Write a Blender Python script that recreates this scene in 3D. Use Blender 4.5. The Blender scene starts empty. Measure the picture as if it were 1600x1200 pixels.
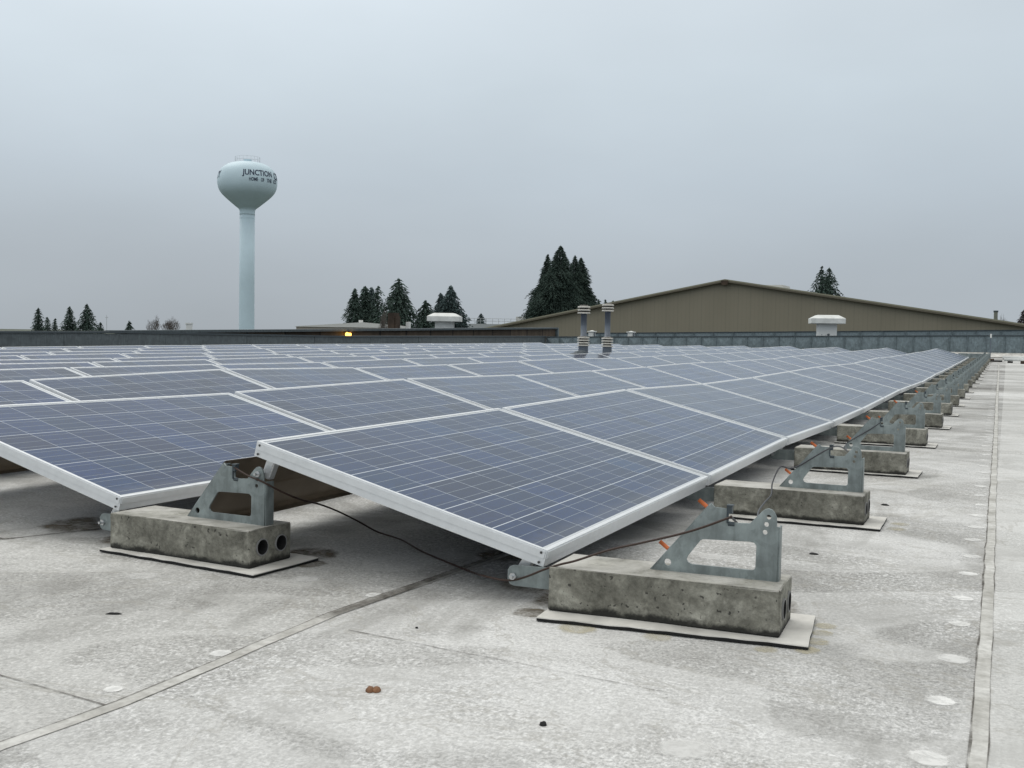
import bpy, bmesh, math, random
from mathutils import Vector, Matrix
R = math.radians
random.seed(7)
S = bpy.context.scene
COL = S.collection

# ------------------------------------------------------------------ camera
cd = bpy.data.cameras.new('camera'); cam = bpy.data.objects.new('camera', cd); COL.objects.link(cam)
cd.sensor_width = 36.0; cd.lens = 1672.1 / 1600 * 36; cd.clip_start = 0.05; cd.clip_end = 6000
CAM = Vector((1.0705, -2.5528, 0.7002))
fw = Vector((-0.418575, 0.907034, -0.045652)); rt = Vector((0.907524, 0.419656, 0.017009)); up = Vector((-0.034586, 0.034311, 0.998813))
cam.matrix_world = Matrix(((rt.x, up.x, -fw.x, CAM.x), (rt.y, up.y, -fw.y, CAM.y), (rt.z, up.z, -fw.z, CAM.z), (0, 0, 0, 1)))
S.camera = cam

# ------------------------------------------------------------------ sky, sun, exposure
W = bpy.data.worlds.new('World'); S.world = W; W.use_nodes = True
nt = W.node_tree; nt.nodes.clear()
def wn(t, **k):
    n = nt.nodes.new(t)
    for a, b in k.items(): setattr(n, a, b)
    return n
L = nt.links.new
SUN_EL, SUN_AZ = 52, 300
out = wn('ShaderNodeOutputWorld'); bg = wn('ShaderNodeBackground'); bg.inputs[1].default_value = 0.1
sky = wn('ShaderNodeTexSky', sky_type='NISHITA', sun_disc=False, sun_elevation=R(SUN_EL), sun_rotation=R(SUN_AZ), dust_density=6.0, air_density=1.0)
tc = wn('ShaderNodeTexCoord'); sp = wn('ShaderNodeSeparateXYZ'); L(tc.outputs['Generated'], sp.inputs[0])
ramp = wn('ShaderNodeValToRGB'); L(sp.outputs['Z'], ramp.inputs[0])
el = ramp.color_ramp.elements
el[0].position = 0.0; el[0].color = (.410, .452, .488, 1)
el[1].position = 1.0; el[1].color = (1.36, 1.34, 1.27, 1)
for p_, c_ in ((.06, (.438, .490, .538)), (.14, (.520, .593, .658)), (.22, (.605, .688, .752)), (.31, (.69, .770, .835)), (.5, (.93, .97, .98))):
    e = el.new(p_); e.color = (*c_, 1)
# slow unevenness of the cloud deck
mp = wn('ShaderNodeMapping'); mp.inputs['Scale'].default_value = (1.6, 1.6, 4.2); L(tc.outputs['Generated'], mp.inputs[0])
nz = wn('ShaderNodeTexNoise'); nz.inputs['Scale'].default_value = 1.7; nz.inputs['Detail'].default_value = 5; nz.inputs['Roughness'].default_value = .5
L(mp.outputs[0], nz.inputs[0])
mr = wn('ShaderNodeMapRange'); mr.inputs[1].default_value = .3; mr.inputs[2].default_value = .7; mr.inputs[3].default_value = 9.55; mr.inputs[4].default_value = 10.45
L(nz.outputs[0], mr.inputs[0])
# the deck is brighter high on the left and low on the right
dt = wn('ShaderNodeVectorMath', operation='DOT_PRODUCT'); dt.inputs[1].default_value = (.9075, .4197, 0); L(tc.outputs['Generated'], dt.inputs[0])
zc_ = wn('ShaderNodeMath', operation='MINIMUM'); zc_.inputs[1].default_value = .3; L(sp.outputs['Z'], zc_.inputs[0])
zs_ = wn('ShaderNodeMath', operation='SUBTRACT'); zs_.inputs[1].default_value = .11; L(zc_.outputs[0], zs_.inputs[0])
zm_ = wn('ShaderNodeMath', operation='MULTIPLY'); L(zs_.outputs[0], zm_.inputs[0]); L(dt.outputs['Value'], zm_.inputs[1])
zf_ = wn('ShaderNodeMath', operation='MULTIPLY_ADD'); zf_.inputs[1].default_value = -1.1; zf_.inputs[2].default_value = 1; L(zm_.outputs[0], zf_.inputs[0])
fm_ = wn('ShaderNodeMath', operation='MULTIPLY'); L(mr.outputs[0], fm_.inputs[0]); L(zf_.outputs[0], fm_.inputs[1])
mul = wn('ShaderNodeVectorMath', operation='SCALE'); L(ramp.outputs[0], mul.inputs[0]); L(fm_.outputs[0], mul.inputs['Scale'])
mx = wn('ShaderNodeMix', data_type='RGBA'); mx.inputs[0].default_value = .97
L(sky.outputs[0], mx.inputs[6]); L(mul.outputs[0], mx.inputs[7]); L(mx.outputs[2], bg.inputs[0]); L(bg.outputs[0], out.inputs[0])

sl = bpy.data.lights.new('sun', 'SUN'); sl.energy = 0.55; sl.angle = R(35); sl.color = (1, .97, .93)
so = bpy.data.objects.new('sun', sl); COL.objects.link(so)
az, ele = R(SUN_AZ), R(SUN_EL)
sd = Vector((math.sin(az) * math.cos(ele), math.cos(az) * math.cos(ele), math.sin(ele)))
so.rotation_euler = sd.to_track_quat('Z', 'Y').to_euler(); so.location = (0, 0, 30)
S.view_settings.view_transform = 'Standard'; S.view_settings.look = 'None'; S.view_settings.exposure = 0; S.view_settings.gamma = 1

# ------------------------------------------------------------------ materials
class NT:
    def __init__(s, name):
        s.m = bpy.data.materials.new(name); s.m.use_nodes = True; s.t = s.m.node_tree; s.b = s.t.nodes['Principled BSDF']
        s.b.inputs['Specular IOR Level'].default_value = .35
        s.co = s.n('ShaderNodeTexCoord')
    def n(s, t, **k):
        n = s.t.nodes.new(t)
        for a, b in k.items(): setattr(n, a, b)
        return n
    def l(s, a, b): s.t.links.new(a, b)
    def map(s, scale=(1, 1, 1), src='Object', loc=(0, 0, 0)):
        m = s.n('ShaderNodeMapping'); m.inputs['Scale'].default_value = scale; m.inputs['Location'].default_value = loc
        s.l(s.co.outputs[src], m.inputs[0]); return m.outputs[0]
    def noise(s, scale, detail=4, rough=.55, vec=None, dist=0.0):
        n = s.n('ShaderNodeTexNoise'); n.inputs['Scale'].default_value = scale; n.inputs['Detail'].default_value = detail
        n.inputs['Roughness'].default_value = rough; n.inputs['Distortion'].default_value = dist
        s.l(vec if vec is not None else s.co.outputs['Object'], n.inputs[0]); return n.outputs[0]
    def ramp(s, v, stops):
        r = s.n('ShaderNodeValToRGB'); s.l(v, r.inputs[0]); e = r.color_ramp.elements
        for i, (p, c) in enumerate(stops):
            c = (c, c, c) if not hasattr(c, '__len__') else c
            x = e[i] if i < 2 else e.new(p)
            x.position = p; x.color = (*c, 1)
        return r.outputs[0]
    def mix(s, f, a, b, mode='MIX'):
        m = s.n('ShaderNodeMix', data_type='RGBA', blend_type=mode)
        for i, v in ((0, f), (6, a), (7, b)):
            if isinstance(v, (int, float)): m.inputs[i].default_value = v if i == 0 else (v, v, v, 1)
            elif isinstance(v, tuple): m.inputs[i].default_value = (*v, 1)
            else: s.l(v, m.inputs[i])
        return m.outputs[2]
    def math(s, op, a, b=0.0, c=None):
        m = s.n('ShaderNodeMath', operation=op)
        for i, v in enumerate((a, b) if c is None else (a, b, c)):
            if isinstance(v, (int, float)): m.inputs[i].default_value = v
            else: s.l(v, m.inputs[i])
        return m.outputs[0]
    def bump(s, h, strength=.3, dist=.01):
        b = s.n('ShaderNodeBump'); b.inputs['Strength'].default_value = strength; b.inputs['Distance'].default_value = dist
        s.l(h, b.inputs['Height']); s.l(b.outputs[0], s.b.inputs['Normal'])
    def set(s, base=None, rough=None, metal=None):
        for k, v in (('Base Color', base), ('Roughness', rough), ('Metallic', metal)):
            if v is None: continue
            if isinstance(v, tuple): s.b.inputs[k].default_value = (*v, 1)
            elif isinstance(v, (int, float)): s.b.inputs[k].default_value = v
            else: s.l(v, s.b.inputs[k])
        return s.m
def simple(name, col, rough=.6, metal=0., var=.12, scale=8., bump=0.):
    t = NT(name); n = t.noise(scale, 5, .6)
    lo = tuple(c * (1 - var) for c in col); hi = tuple(min(1, c * (1 + var)) for c in col)
    if bump: t.bump(n, bump)
    return t.set(t.ramp(n, [(.3, lo), (.7, hi)]), rough, metal)

def mk_roof():
    t = NT('weathered_membrane')
    big = t.noise(.55, 4, .6, t.map((1, .8, 1)), .6)
    mid = t.noise(2.3, 6, .65, None, .8)
    band = t.noise(1.0, 5, .6, t.map((.22, .9, 1), loc=(3, 1, 0)), .3)
    c = t.mix(big, (.30, .295, .285), (.50, .50, .50)) if False else t.ramp(big, [(.34, (.37, .367, .355)), (.50, (.53, .528, .518)), (.66, (.69, .69, .685))])
    c = t.mix(.65, c, t.ramp(mid, [(.3, (.54, .53, .505)), (.60, (1.14, 1.14, 1.14))]), 'MULTIPLY')
    c = t.mix(.5, c, t.ramp(band, [(.36, (.58, .565, .53)), (.52, (1, 1, 1))]), 'MULTIPLY')
    # whitish crust flakes
    fl = t.noise(78, 7, .72, t.map((1, .7, 1)), .7)
    fl2 = t.noise(95, 5, .7, None, .4)
    mask = t.ramp(t.noise(1.3, 5, .65, t.map((1, 1, 1), loc=(7, 2, 0)), .5), [(.36, .10), (.62, .95)])
    f = t.math('MULTIPLY', t.ramp(fl, [(.47, 0), (.62, 1)]), mask)
    c = t.mix(t.math('MULTIPLY', f, .8), c, (.82, .82, .815))
    c = t.mix(.7, c, t.ramp(fl2, [(.34, .48), (.57, 1.12)]), 'MULTIPLY')
    c = t.mix(.5, c, t.ramp(t.noise(190, 3, .6, t.map((1, .6, 1))), [(.35, .6), (.6, 1.15)]), 'MULTIPLY')
    # dark specks and dirty drying marks
    c = t.mix(t.ramp(t.noise(60, 3, .5, t.map((1, 1, 1), loc=(2, 9, 0))), [(.24, .55), (.31, 0)]), c, (.16, .155, .145))
    st = t.noise(.9, 6, .62, t.map((1, 1.3, 1), loc=(11, 5, 0)), 1.4)
    c = t.mix(t.ramp(st, [(.35, .38), (.44, 0)]), c, (.21, .205, .19))
    s_ = t.n('ShaderNodeSeparateXYZ'); t.l(t.co.outputs['Object'], s_.inputs[0])
    lobe = t.noise(.75, 2, .45, t.map((.8, 1.2, 1), loc=(4.3, 1.1, 0)), 2.2)      # soft pale drying lobes with one crisp side
    c = t.mix(t.ramp(lobe, [(.50, 0), (.53, .36), (.72, .0)]), c, (.69, .688, .675))
    c = t.mix(t.ramp(t.noise(1.6, 5, .7, t.map((1, .45, 1), loc=(1.7, 8, 0)), 1.0), [(.36, .5), (.47, 0)]), c, (.235, .23, .215))
    far = t.n('ShaderNodeMapRange', interpolation_type='SMOOTHSTEP'); far.inputs[1].default_value = 2.5; far.inputs[2].default_value = 11; t.l(s_.outputs['Y'], far.inputs[0])
    bands = t.ramp(t.noise(1.0, 4, .6, t.map((.10, .55, 1), loc=(1, 4, 0)), .2), [(.36, (.42, .41, .40)), (.50, (.80, .80, .795)), (.66, (1.04, 1.04, 1.04))])
    c = t.mix(far.outputs[0], c, t.mix(1.0, c, bands, 'MULTIPLY'))
    c = t.mix(t.math('MULTIPLY', t.math('LESS_THAN', s_.outputs['X'], -.42), .75), c, (.84, .835, .82), 'MULTIPLY')
    # the next sheet to the right of the long seam is cleaner
    c = t.mix(t.math('MULTIPLY', t.math('GREATER_THAN', s_.outputs['X'], 1.05), .35), c, (.66, .66, .64))
    ring = t.math('ABSOLUTE', t.math('SUBTRACT', st, .5)); c = t.mix(t.ramp(ring, [(.0, .4), (.012, 0)]), c, (.30, .285, .25))
    t.bump(t.math('ADD', fl, t.math('MULTIPLY', fl2, .6)), .35, .006)
    return t.set(c, .85)
M = {}
M['roof'] = mk_roof()

def mk_concrete():
    t = NT('cast_concrete')
    oi = t.n('ShaderNodeObjectInfo')
    v = t.n('ShaderNodeVectorMath', operation='ADD'); t.l(t.co.outputs['Object'], v.inputs[0])
    sc = t.n('ShaderNodeVectorMath', operation='SCALE'); sc.inputs[0].default_value = (13, 7, 3); t.l(oi.outputs['Random'], sc.inputs['Scale']); t.l(sc.outputs[0], v.inputs[1])
    V = v.outputs[0]
    a = t.noise(8, 9, .74, V, .4); b = t.noise(48, 7, .75, V, .3); p = t.noise(85, 2, .4, V)
    c = t.ramp(a, [(.32, (.085, .082, .068)), (.50, (.20, .195, .165)), (.66, (.36, .352, .305))])
    c = t.mix(.75, c, t.ramp(b, [(.3, .5), (.62, 1.3)]), 'MULTIPLY')
    c = t.mix(t.ramp(p, [(.27, .85), (.32, 0)]), c, (.035, .033, .03))
    s = t.n('ShaderNodeSeparateXYZ'); t.l(t.co.outputs['Object'], s.inputs[0])
    # upward faces mixed paler in patches
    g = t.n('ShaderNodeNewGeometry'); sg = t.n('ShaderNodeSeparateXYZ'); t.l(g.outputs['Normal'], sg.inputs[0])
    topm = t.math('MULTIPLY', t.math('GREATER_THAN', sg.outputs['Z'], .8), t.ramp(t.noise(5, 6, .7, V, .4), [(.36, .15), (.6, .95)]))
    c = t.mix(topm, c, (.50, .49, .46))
    # near-black band at the foot with a ragged upper edge
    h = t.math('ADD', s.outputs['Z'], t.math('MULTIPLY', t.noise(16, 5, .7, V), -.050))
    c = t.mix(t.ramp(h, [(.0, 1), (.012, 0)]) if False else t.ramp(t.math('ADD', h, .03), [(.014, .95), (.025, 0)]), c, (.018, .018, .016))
    t.bump(t.math('ADD', b, p), .5, .004)
    return t.set(c, .9)
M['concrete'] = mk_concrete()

def mk_galv(name, base, var=.2, rough=.45, metal=.55, vs=30):
    t = NT(name)
    n = t.noise(9, 5, .6, None, .4); stk = t.noise(26, 5, .65, t.map((1, 1, .22)), .3)
    vo = t.n('ShaderNodeTexVoronoi'); vo.inputs['Scale'].default_value = vs; t.l(t.co.outputs['Object'], vo.inputs[0])
    c = t.ramp(n, [(.3, tuple(x * (1 - var) for x in base)), (.7, tuple(x * (1 + var) for x in base))])
    sx = t.n('ShaderNodeSeparateColor'); t.l(vo.outputs['Color'], sx.inputs[0])
    c = t.mix(.35, c, t.ramp(sx.outputs[0], [(0, .72), (1, 1.2)]), 'MULTIPLY')
    c = t.mix(.6, c, t.ramp(stk, [(.34, .66), (.62, 1.2)]), 'MULTIPLY')
    c = t.mix(t.ramp(t.noise(5.5, 6, .7, t.map((1, 1, 1), loc=(3, 3, 3)), .6), [(.60, 0), (.70, .5)]), c, tuple(min(1, x * 1.7) for x in base))
    return t.set(c, t.ramp(n, [(.3, rough - .08), (.7, rough + .12)]), metal)
M['galv'] = mk_galv('galvanized_plate', (.25, .285, .285), .32, .5, .45, 60)
M['sheet'] = mk_galv('weathered_zinc_sheet', (.165, .205, .222), .16, .5, .4, 14)
M['sheet_dark'] = mk_galv('dark_weathered_sheet', (.105, .125, .135), .2, .6, .2, 10)
M['cap'] = simple('dark_cap_flashing', (.06, .075, .085), .5, .3)
M['cap_light'] = simple('pale_cap_flashing', (.34, .37, .38), .5, .4)
M['alu'] = simple('anodised_aluminium', (.72, .74, .76), .42, .3, .05, 30)
M['alu_bright'] = simple('mill_aluminium', (.78, .79, .80), .34, .6, .08, 40)
M['steel'] = simple('zinc_plated_steel', (.55, .56, .57), .3, .9)
M['screw'] = simple('dark_screw', (.08, .08, .08), .5, .6)
M['black'] = simple('black_rubber_and_shade', (.012, .012, .012), .8)  # also painted in for shade at louvre gaps, pad edges and the rack
M['orange'] = simple('orange_plastic', (.50, .13, .04), .6, 0, .25)
M['padtop'] = simple('white_pad_sheet', (.58, .565, .53), .75, 0, .3, 6, .15)
M['sheet_brown_reflect'] = simple('sheet_with_brown_reflection', (.22, .19, .155), .36, .6, .2, 5)  # brown reflection of the dark surroundings put into the base colour
M['pvc'] = simple('grey_plastic_pipe', (.22, .22, .22), .6)
M['cable_brown'] = simple('brown_cable', (.045, .026, .020), .5)
M['cable_grey'] = simple('dark_grey_cable', (.06, .062, .07), .5)
M['white_paint'] = simple('weathered_white_paint', (.70, .71, .69), .6, 0, .14, 3)
M['vent_metal'] = simple('grey_vent_pipe', (.135, .155, .185), .45, .35)
M['vent_cap'] = simple('cream_vent_louvre', (.60, .575, .52), .55, 0, .12, 20)
M['tower'] = simple('pale_aqua_paint', (.55, .68, .75), .5, 0, .05, .3)
M['letter'] = simple('navy_letter_paint', (.025, .035, .075), .6)
M['bark'] = simple('bark', (.06, .048, .04), .9)
M['twig'] = simple('bare_twig', (.13, .115, .105), .9)
M['pale_wall'] = simple('pale_stucco', (.36, .33, .29), .8, 0, .06, .2)
M['pale_roof'] = simple('pale_roof', (.62, .62, .60), .7, 0, .06, .3)
M['darkroof'] = simple('dark_roof_felt', (.085, .092, .098), .8, 0, .2, .6)
M['rust'] = simple('rusted_brown_metal', (.06, .042, .03), .8, .1, .5, 2)
M['far_grey'] = simple('far_pale_panel', (.42, .44, .45), .7)
M['ground'] = simple('winter_grass_and_tarmac', (.075, .085, .06), .95, 0, .3, .02)
M['walnut'] = simple('brown_shell', (.20, .10, .05), .7, 0, .4, 60)
M['scrap_and_bore_shade'] = simple('dark_scrap', (.02, .02, .02), .8)

def mk_foliage(name, base):
    t = NT(name); n = t.noise(.55, 3, .6); n2 = t.noise(2.4, 2, .5)
    c = t.ramp(n, [(.3, tuple(x * .6 for x in base)), (.7, tuple(x * 1.45 for x in base))])
    c = t.mix(.5, c, t.ramp(n2, [(.3, .65), (.7, 1.3)]), 'MULTIPLY')
    m = t.set(c, .8)
    t.b.inputs['Specular IOR Level'].default_value = .15
    return m
M['fir'] = mk_foliage('fir_needles', (.058, .086, .072))
M['fir_blue'] = mk_foliage('blue_green_needles', (.068, .096, .096))
M['sequoia'] = mk_foliage('sequoia_needles', (.052, .076, .064))
M['redtree'] = mk_foliage('reddish_twigs', (.075, .066, .070))

def mk_brownboards():
    t = NT('brown_board_wall')
    n = t.noise(3, 5, .6, t.map((1, .9, .35)))
    s = t.n('ShaderNodeSeparateXYZ'); t.l(t.co.outputs['Object'], s.inputs[0])
    fr = t.math('FRACT', t.math('MULTIPLY', s.outputs['Y'], .55))
    seam = t.math('LESS_THAN', fr, .05)
    cell = t.math('FLOOR', t.math('MULTIPLY', s.outputs['Y'], .55)); wn_ = t.n('ShaderNodeTexWhiteNoise', noise_dimensions='1D'); t.l(cell, wn_.inputs['W'])
    c = t.ramp(n, [(.3, (.055, .040, .028)), (.7, (.115, .085, .060))])
    c = t.mix(.8, c, t.ramp(wn_.outputs['Value'], [(0, .6), (1, 1.25)]), 'MULTIPLY')
    c = t.mix(seam, c, (.018, .014, .012))
    return t.set(c, .8)
M['boards'] = mk_brownboards()

def mk_corrugated():
    t = NT('tan_ribbed_siding')
    s = t.n('ShaderNodeSeparateXYZ'); t.l(t.co.outputs['Object'], s.inputs[0])
    w = t.math('FRACT', t.math('MULTIPLY', s.outputs['X'], 1 / .30))
    rib = t.math('LESS_THAN', w, .22)
    w2 = t.math('LESS_THAN', t.math('FRACT', t.math('MULTIPLY', s.outputs['X'], 1 / .9)), .09)
    n = t.noise(.5, 5, .6, t.map((1, 1, .25)))
    c = t.ramp(n, [(.3, (.225, .203, .152)), (.7, (.255, .230, .175))])
    c = t.mix(t.math('MULTIPLY', rib, .07), c, (.10, .087, .07))
    c = t.mix(t.math('MULTIPLY', w2, .09), c, (.10, .088, .07))
    return t.set(c, .55)
M['siding'] = mk_corrugated()
M['trim'] = simple('olive_trim', (.27, .26, .19), .5, 0, .06, .3)

PL, PW, TH = 1.652, 0.9655, 0.046        # module length along the row, width up the slope, frame depth
def mk_cells():
    t = NT('polycrystalline_cells_under_glass')
    s = t.n('ShaderNodeSeparateXYZ'); t.l(t.co.outputs['Object'], s.inputs[0])
    mx_, mf, my = .016, .032, .020
    px, py = (PL - mx_ - mf) / 10, (PW - 2 * my) / 6
    u = t.math('DIVIDE', t.math('SUBTRACT', s.outputs['X'], mx_), px); v = t.math('DIVIDE', t.math('SUBTRACT', s.outputs['Y'], my), py)
    fu, fv = t.math('FRACT', u), t.math('FRACT', v)
    def line(f, c, hw):   # 1 near c
        return t.math('LESS_THAN', t.math('ABSOLUTE', t.math('SUBTRACT', f, c)), hw)
    def edge(f, hw): return t.math('GREATER_THAN', t.math('ABSOLUTE', t.math('SUBTRACT', f, .5)), .5 - hw)
    gx, gy = edge(fu, .0085), edge(fv, .0105)
    bus = t.math('MAXIMUM', t.math('MAXIMUM', line(fv, .18, .0062), line(fv, .5, .0062)), line(fv, .82, .0062))
    inside = t.math('MULTIPLY', t.math('LESS_THAN', t.math('ABSOLUTE', t.math('SUBTRACT', u, 5)), 5.0), t.math('LESS_THAN', t.math('ABSOLUTE', t.math('SUBTRACT', v, 3)), 3.0))
    oi = t.n('ShaderNodeObjectInfo')
    cell = t.n('ShaderNodeCombineXYZ'); t.l(t.math('FLOOR', u), cell.inputs[0]); t.l(t.math('FLOOR', v), cell.inputs[1]); t.l(t.math('MULTIPLY', oi.outputs['Random'], 97.), cell.inputs[2])
    wn_ = t.n('ShaderNodeTexWhiteNoise', noise_dimensions='3D'); t.l(cell.outputs[0], wn_.inputs[0])
    vo = t.n('ShaderNodeTexVoronoi'); vo.inputs['Scale'].default_value = 70; t.l(t.co.outputs['Object'], vo.inputs[0])
    vs = t.n('ShaderNodeSeparateColor'); t.l(vo.outputs['Color'], vs.inputs[0])
    c = t.mix(oi.outputs['Random'], (.001, .017, .082), (.005, .019, .062))
    wc = t.n('ShaderNodeSeparateColor'); t.l(wn_.outputs['Color'], wc.inputs[0])
    c = t.mix(t.ramp(wc.outputs[1], [(.78, 0), (.97, .4)]), c, (.016, .017, .042))
    c = t.mix(t.ramp(wc.outputs[2], [(.75, 0), (.95, .6)]), c, (.002, .024, .075))
    c = t.mix(.9, c, t.ramp(wn_.outputs['Value'], [(0, .6), (1, 1.35)]), 'MULTIPLY')
    c = t.mix(.55, c, t.ramp(vs.outputs[0], [(0, .72), (1, 1.3)]), 'MULTIPLY')
    c = t.mix(bus, c, (.22, .25, .28))
    c = t.mix(gx, c, (.38, .41, .46)); c = t.mix(gy, c, (.56, .60, .64))
    c = t.mix(inside, (.62, .64, .66), c)
    # dust film
    d = t.noise(2.5, 6, .65, t.map((1, 1, 1)))
    c = t.mix(t.ramp(d, [(.3, .012), (.7, .05)]), c, (.28, .33, .39))
    low = t.n('ShaderNodeMapRange', interpolation_type='SMOOTHSTEP'); low.inputs[1].default_value = .075; low.inputs[2].default_value = .012; t.l(t.math('ADD', s.outputs['Y'], t.math('MULTIPLY', t.noise(14, 4, .6, t.map((1, .2, 1))), -.05)), low.inputs[0])
    c = t.mix(t.math('MULTIPLY', low.outputs[0], .14), c, (.30, .29, .26))
    t.b.inputs['IOR'].default_value = 1.5; t.b.inputs['Specular Tint'].default_value = (.56, .82, 1, 1); t.b.inputs['Specular IOR Level'].default_value = .16
    return t.set(c, t.ramp(d, [(.3, .10), (.7, .20)]))
M['cells'] = mk_cells()
lamp = bpy.data.materials.new('lit_amber_lamp'); lamp.use_nodes = True
lb = lamp.node_tree.nodes['Principled BSDF']; lb.inputs['Base Color'].default_value = (1, .6, .15, 1); lb.inputs['Emission Color'].default_value = (1, .50, .08, 1); lb.inputs['Emission Strength'].default_value = 4.5
M['lamp'] = lamp

# ------------------------------------------------------------------ mesh helpers
def mesh_obj(name, bm, mat, parent=None, smooth=False):
    me = bpy.data.meshes.new(name); bm.to_mesh(me); bm.free()
    return link_mesh(name, me, mat, parent, smooth)
def link_mesh(name, me, mat, parent=None, smooth=False):
    mats = mat if isinstance(mat, (list, tuple)) else [mat]
    if not me.materials:
        for m in mats: me.materials.append(m)
    if smooth:
        for p in me.polygons: p.use_smooth = True
    o = bpy.data.objects.new(name, me); COL.objects.link(o)
    if parent: o.parent = parent
    return o
def tag(o, label=None, cat=None, group=None, kind=None):
    for k, v in (('label', label), ('category', cat), ('group', group), ('kind', kind)):
        if v: o[k] = v
    return o
def empty(name, loc=(0, 0, 0), rz=0., label=None, cat=None, group=None):
    o = bpy.data.objects.new(name, None); COL.objects.link(o); o.location = loc; o.rotation_euler = (0, 0, rz); o.empty_display_size = .1
    return tag(o, label, cat, group)
def box(bm, lo, hi, mi=0, bevel=0.):
    g = bmesh.ops.create_cube(bm, size=1.0)['verts']
    for v in g: v.co = Vector([lo[i] + (v.co[i] + .5) * (hi[i] - lo[i]) for i in range(3)])
    fs = {f for v in g for f in v.link_faces}
    for f in fs: f.material_index = mi
    if bevel:
        es = list({e for v in g for e in v.link_edges})
        bmesh.ops.bevel(bm, geom=es, offset=bevel, segments=2, affect='EDGES', profile=.5)
def quad(bm, pts, mi=0):
    f = bm.faces.new([bm.verts.new(p) for p in pts]); f.material_index = mi; return f
def tube(bm, pts, rad, n=8, cap=True, mi=0):
    pts = [Vector(p) for p in pts]; rings = []
    for i, p in enumerate(pts):
        t = (pts[min(i + 1, len(pts) - 1)] - pts[max(i - 1, 0)]).normalized()
        a = t.cross(Vector((0, 0, 1)) if abs(t.z) < .95 else Vector((1, 0, 0))).normalized(); b = t.cross(a)
        r = rad[i] if hasattr(rad, '__len__') else rad
        rings.append([bm.verts.new(p + (a * math.cos(2 * math.pi * k / n) + b * math.sin(2 * math.pi * k / n)) * r) for k in range(n)])
    for A, B in zip(rings, rings[1:]):
        for k in range(n):
            f = bm.faces.new((A[k], A[(k + 1) % n], B[(k + 1) % n], B[k])); f.material_index = mi
    if cap:
        bm.faces.new(rings[0]).material_index = mi; bm.faces.new(list(reversed(rings[-1]))).material_index = mi
def lathe(bm, prof, n=48, c=(0, 0, 0)):
    rings = [[bm.verts.new((c[0] + r * math.cos(2 * math.pi * k / n), c[1] + r * math.sin(2 * math.pi * k / n), c[2] + z)) for k in range(n)] for r, z in prof]
    for A, B in zip(rings, rings[1:]):
        for k in range(n): bm.faces.new((A[k], A[(k + 1) % n], B[(k + 1) % n], B[k]))
    for rg, rev in ((rings[0], True), (rings[-1], False)):
        bm.faces.new(list(reversed(rg)) if rev else rg)
def smooth_path(pts, n=6):
    P = [Vector(p) for p in pts]; P = [P[0]] + P + [P[-1]]; o = []
    for i in range(1, len(P) - 2):
        a, b, c, d = P[i - 1], P[i], P[i + 1], P[i + 2]
        for k in range(n):
            t = k / n; o.append(.5 * ((2 * b) + (c - a) * t + (2 * a - 5 * b + 4 * c - d) * t * t + (3 * b - a - 3 * c + d) * t ** 3))
    o.append(P[-2]); return o
def new_bm(): return bmesh.new()
def lerp(xs, ys, x):
    if x <= xs[0]: return ys[0]
    for i in range(1, len(xs)):
        if x <= xs[i]:
            t = (x - xs[i - 1]) / (xs[i] - xs[i - 1]); t = t * t * (3 - 2 * t) if False else t
            return ys[i - 1] + t * (ys[i] - ys[i - 1])
    return ys[-1]
WORDS = ['first', 'second', 'third', 'fourth', 'fifth', 'sixth', 'seventh', 'eighth', 'ninth', 'tenth', 'eleventh', 'twelfth', 'thirteenth', 'fourteenth', 'fifteenth', 'sixteenth', 'seventeenth', 'eighteenth', 'nineteenth', 'twentieth', 'twenty-first', 'twenty-second']

# ------------------------------------------------------------------ setting: roof deck, far ground
def roofz(x, y):
    fy = lerp([-9, 11, 22, 34, 40, 60], [0, 0, .035, .11, .19, .19], y)
    dx = lerp([-17, -10, -8.6, -7, -5.5, -3], [-.06, -.06, -.055, -.033, -.01, 0], x)
    return fy * (1 - .45 * min(1, max(0, -x / 15))) + dx * (1 - .6 * min(1, max(0, (y - 5) / 13)))
bm = new_bm()
xs = [-17 + .25 * i for i in range(int(26 / .25) + 1)]; ys = [-7 + .25 * i for i in range(int(47 / .25) + 1)]
gv = [[bm.verts.new((x, y, roofz(x, y))) for x in xs] for y in ys]
for j in range(len(ys) - 1):
    for i in range(len(xs) - 1): bm.faces.new((gv[j][i], gv[j][i + 1], gv[j + 1][i + 1], gv[j + 1][i]))
tag(mesh_obj('roof_deck', bm, M['roof'], smooth=True), kind='structure')
bm = new_bm(); quad(bm, [(-3000, -3000, -7.5), (3000, -3000, -7.5), (3000, 3000, -7.5), (-3000, 3000, -7.5)])
tag(mesh_obj('ground', bm, M['ground']), kind='structure')

# lap seams of the membrane
def mk_lap():
    t = NT('lap_strip'); n = t.noise(5, 6, .65); n2 = t.noise(40, 5, .7)
    c = t.ramp(n, [(.32, (.34, .33, .30)), (.66, (.60, .595, .57))]); c = t.mix(.6, c, t.ramp(n2, [(.3, .7), (.6, 1.1)]), 'MULTIPLY')
    t.bump(n2, .12, .003); return t.set(c, .85)
def mk_crack():
    t = NT('dirt_line'); n = t.noise(9, 6, .7); f = t.ramp(n, [(.36, .08), (.60, .7)])
    tr = t.n('ShaderNodeBsdfTransparent'); ms = t.n('ShaderNodeMixShader'); t.l(f, ms.inputs[0]); t.l(tr.outputs[0], ms.inputs[1]); t.l(t.b.outputs[0], ms.inputs[2])
    t.l(ms.outputs[0], t.t.nodes['Material Output'].inputs[0]); return t.set((.085, .075, .062), .9)
M['lap'] = mk_lap(); M['crack'] = mk_crack()
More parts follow.
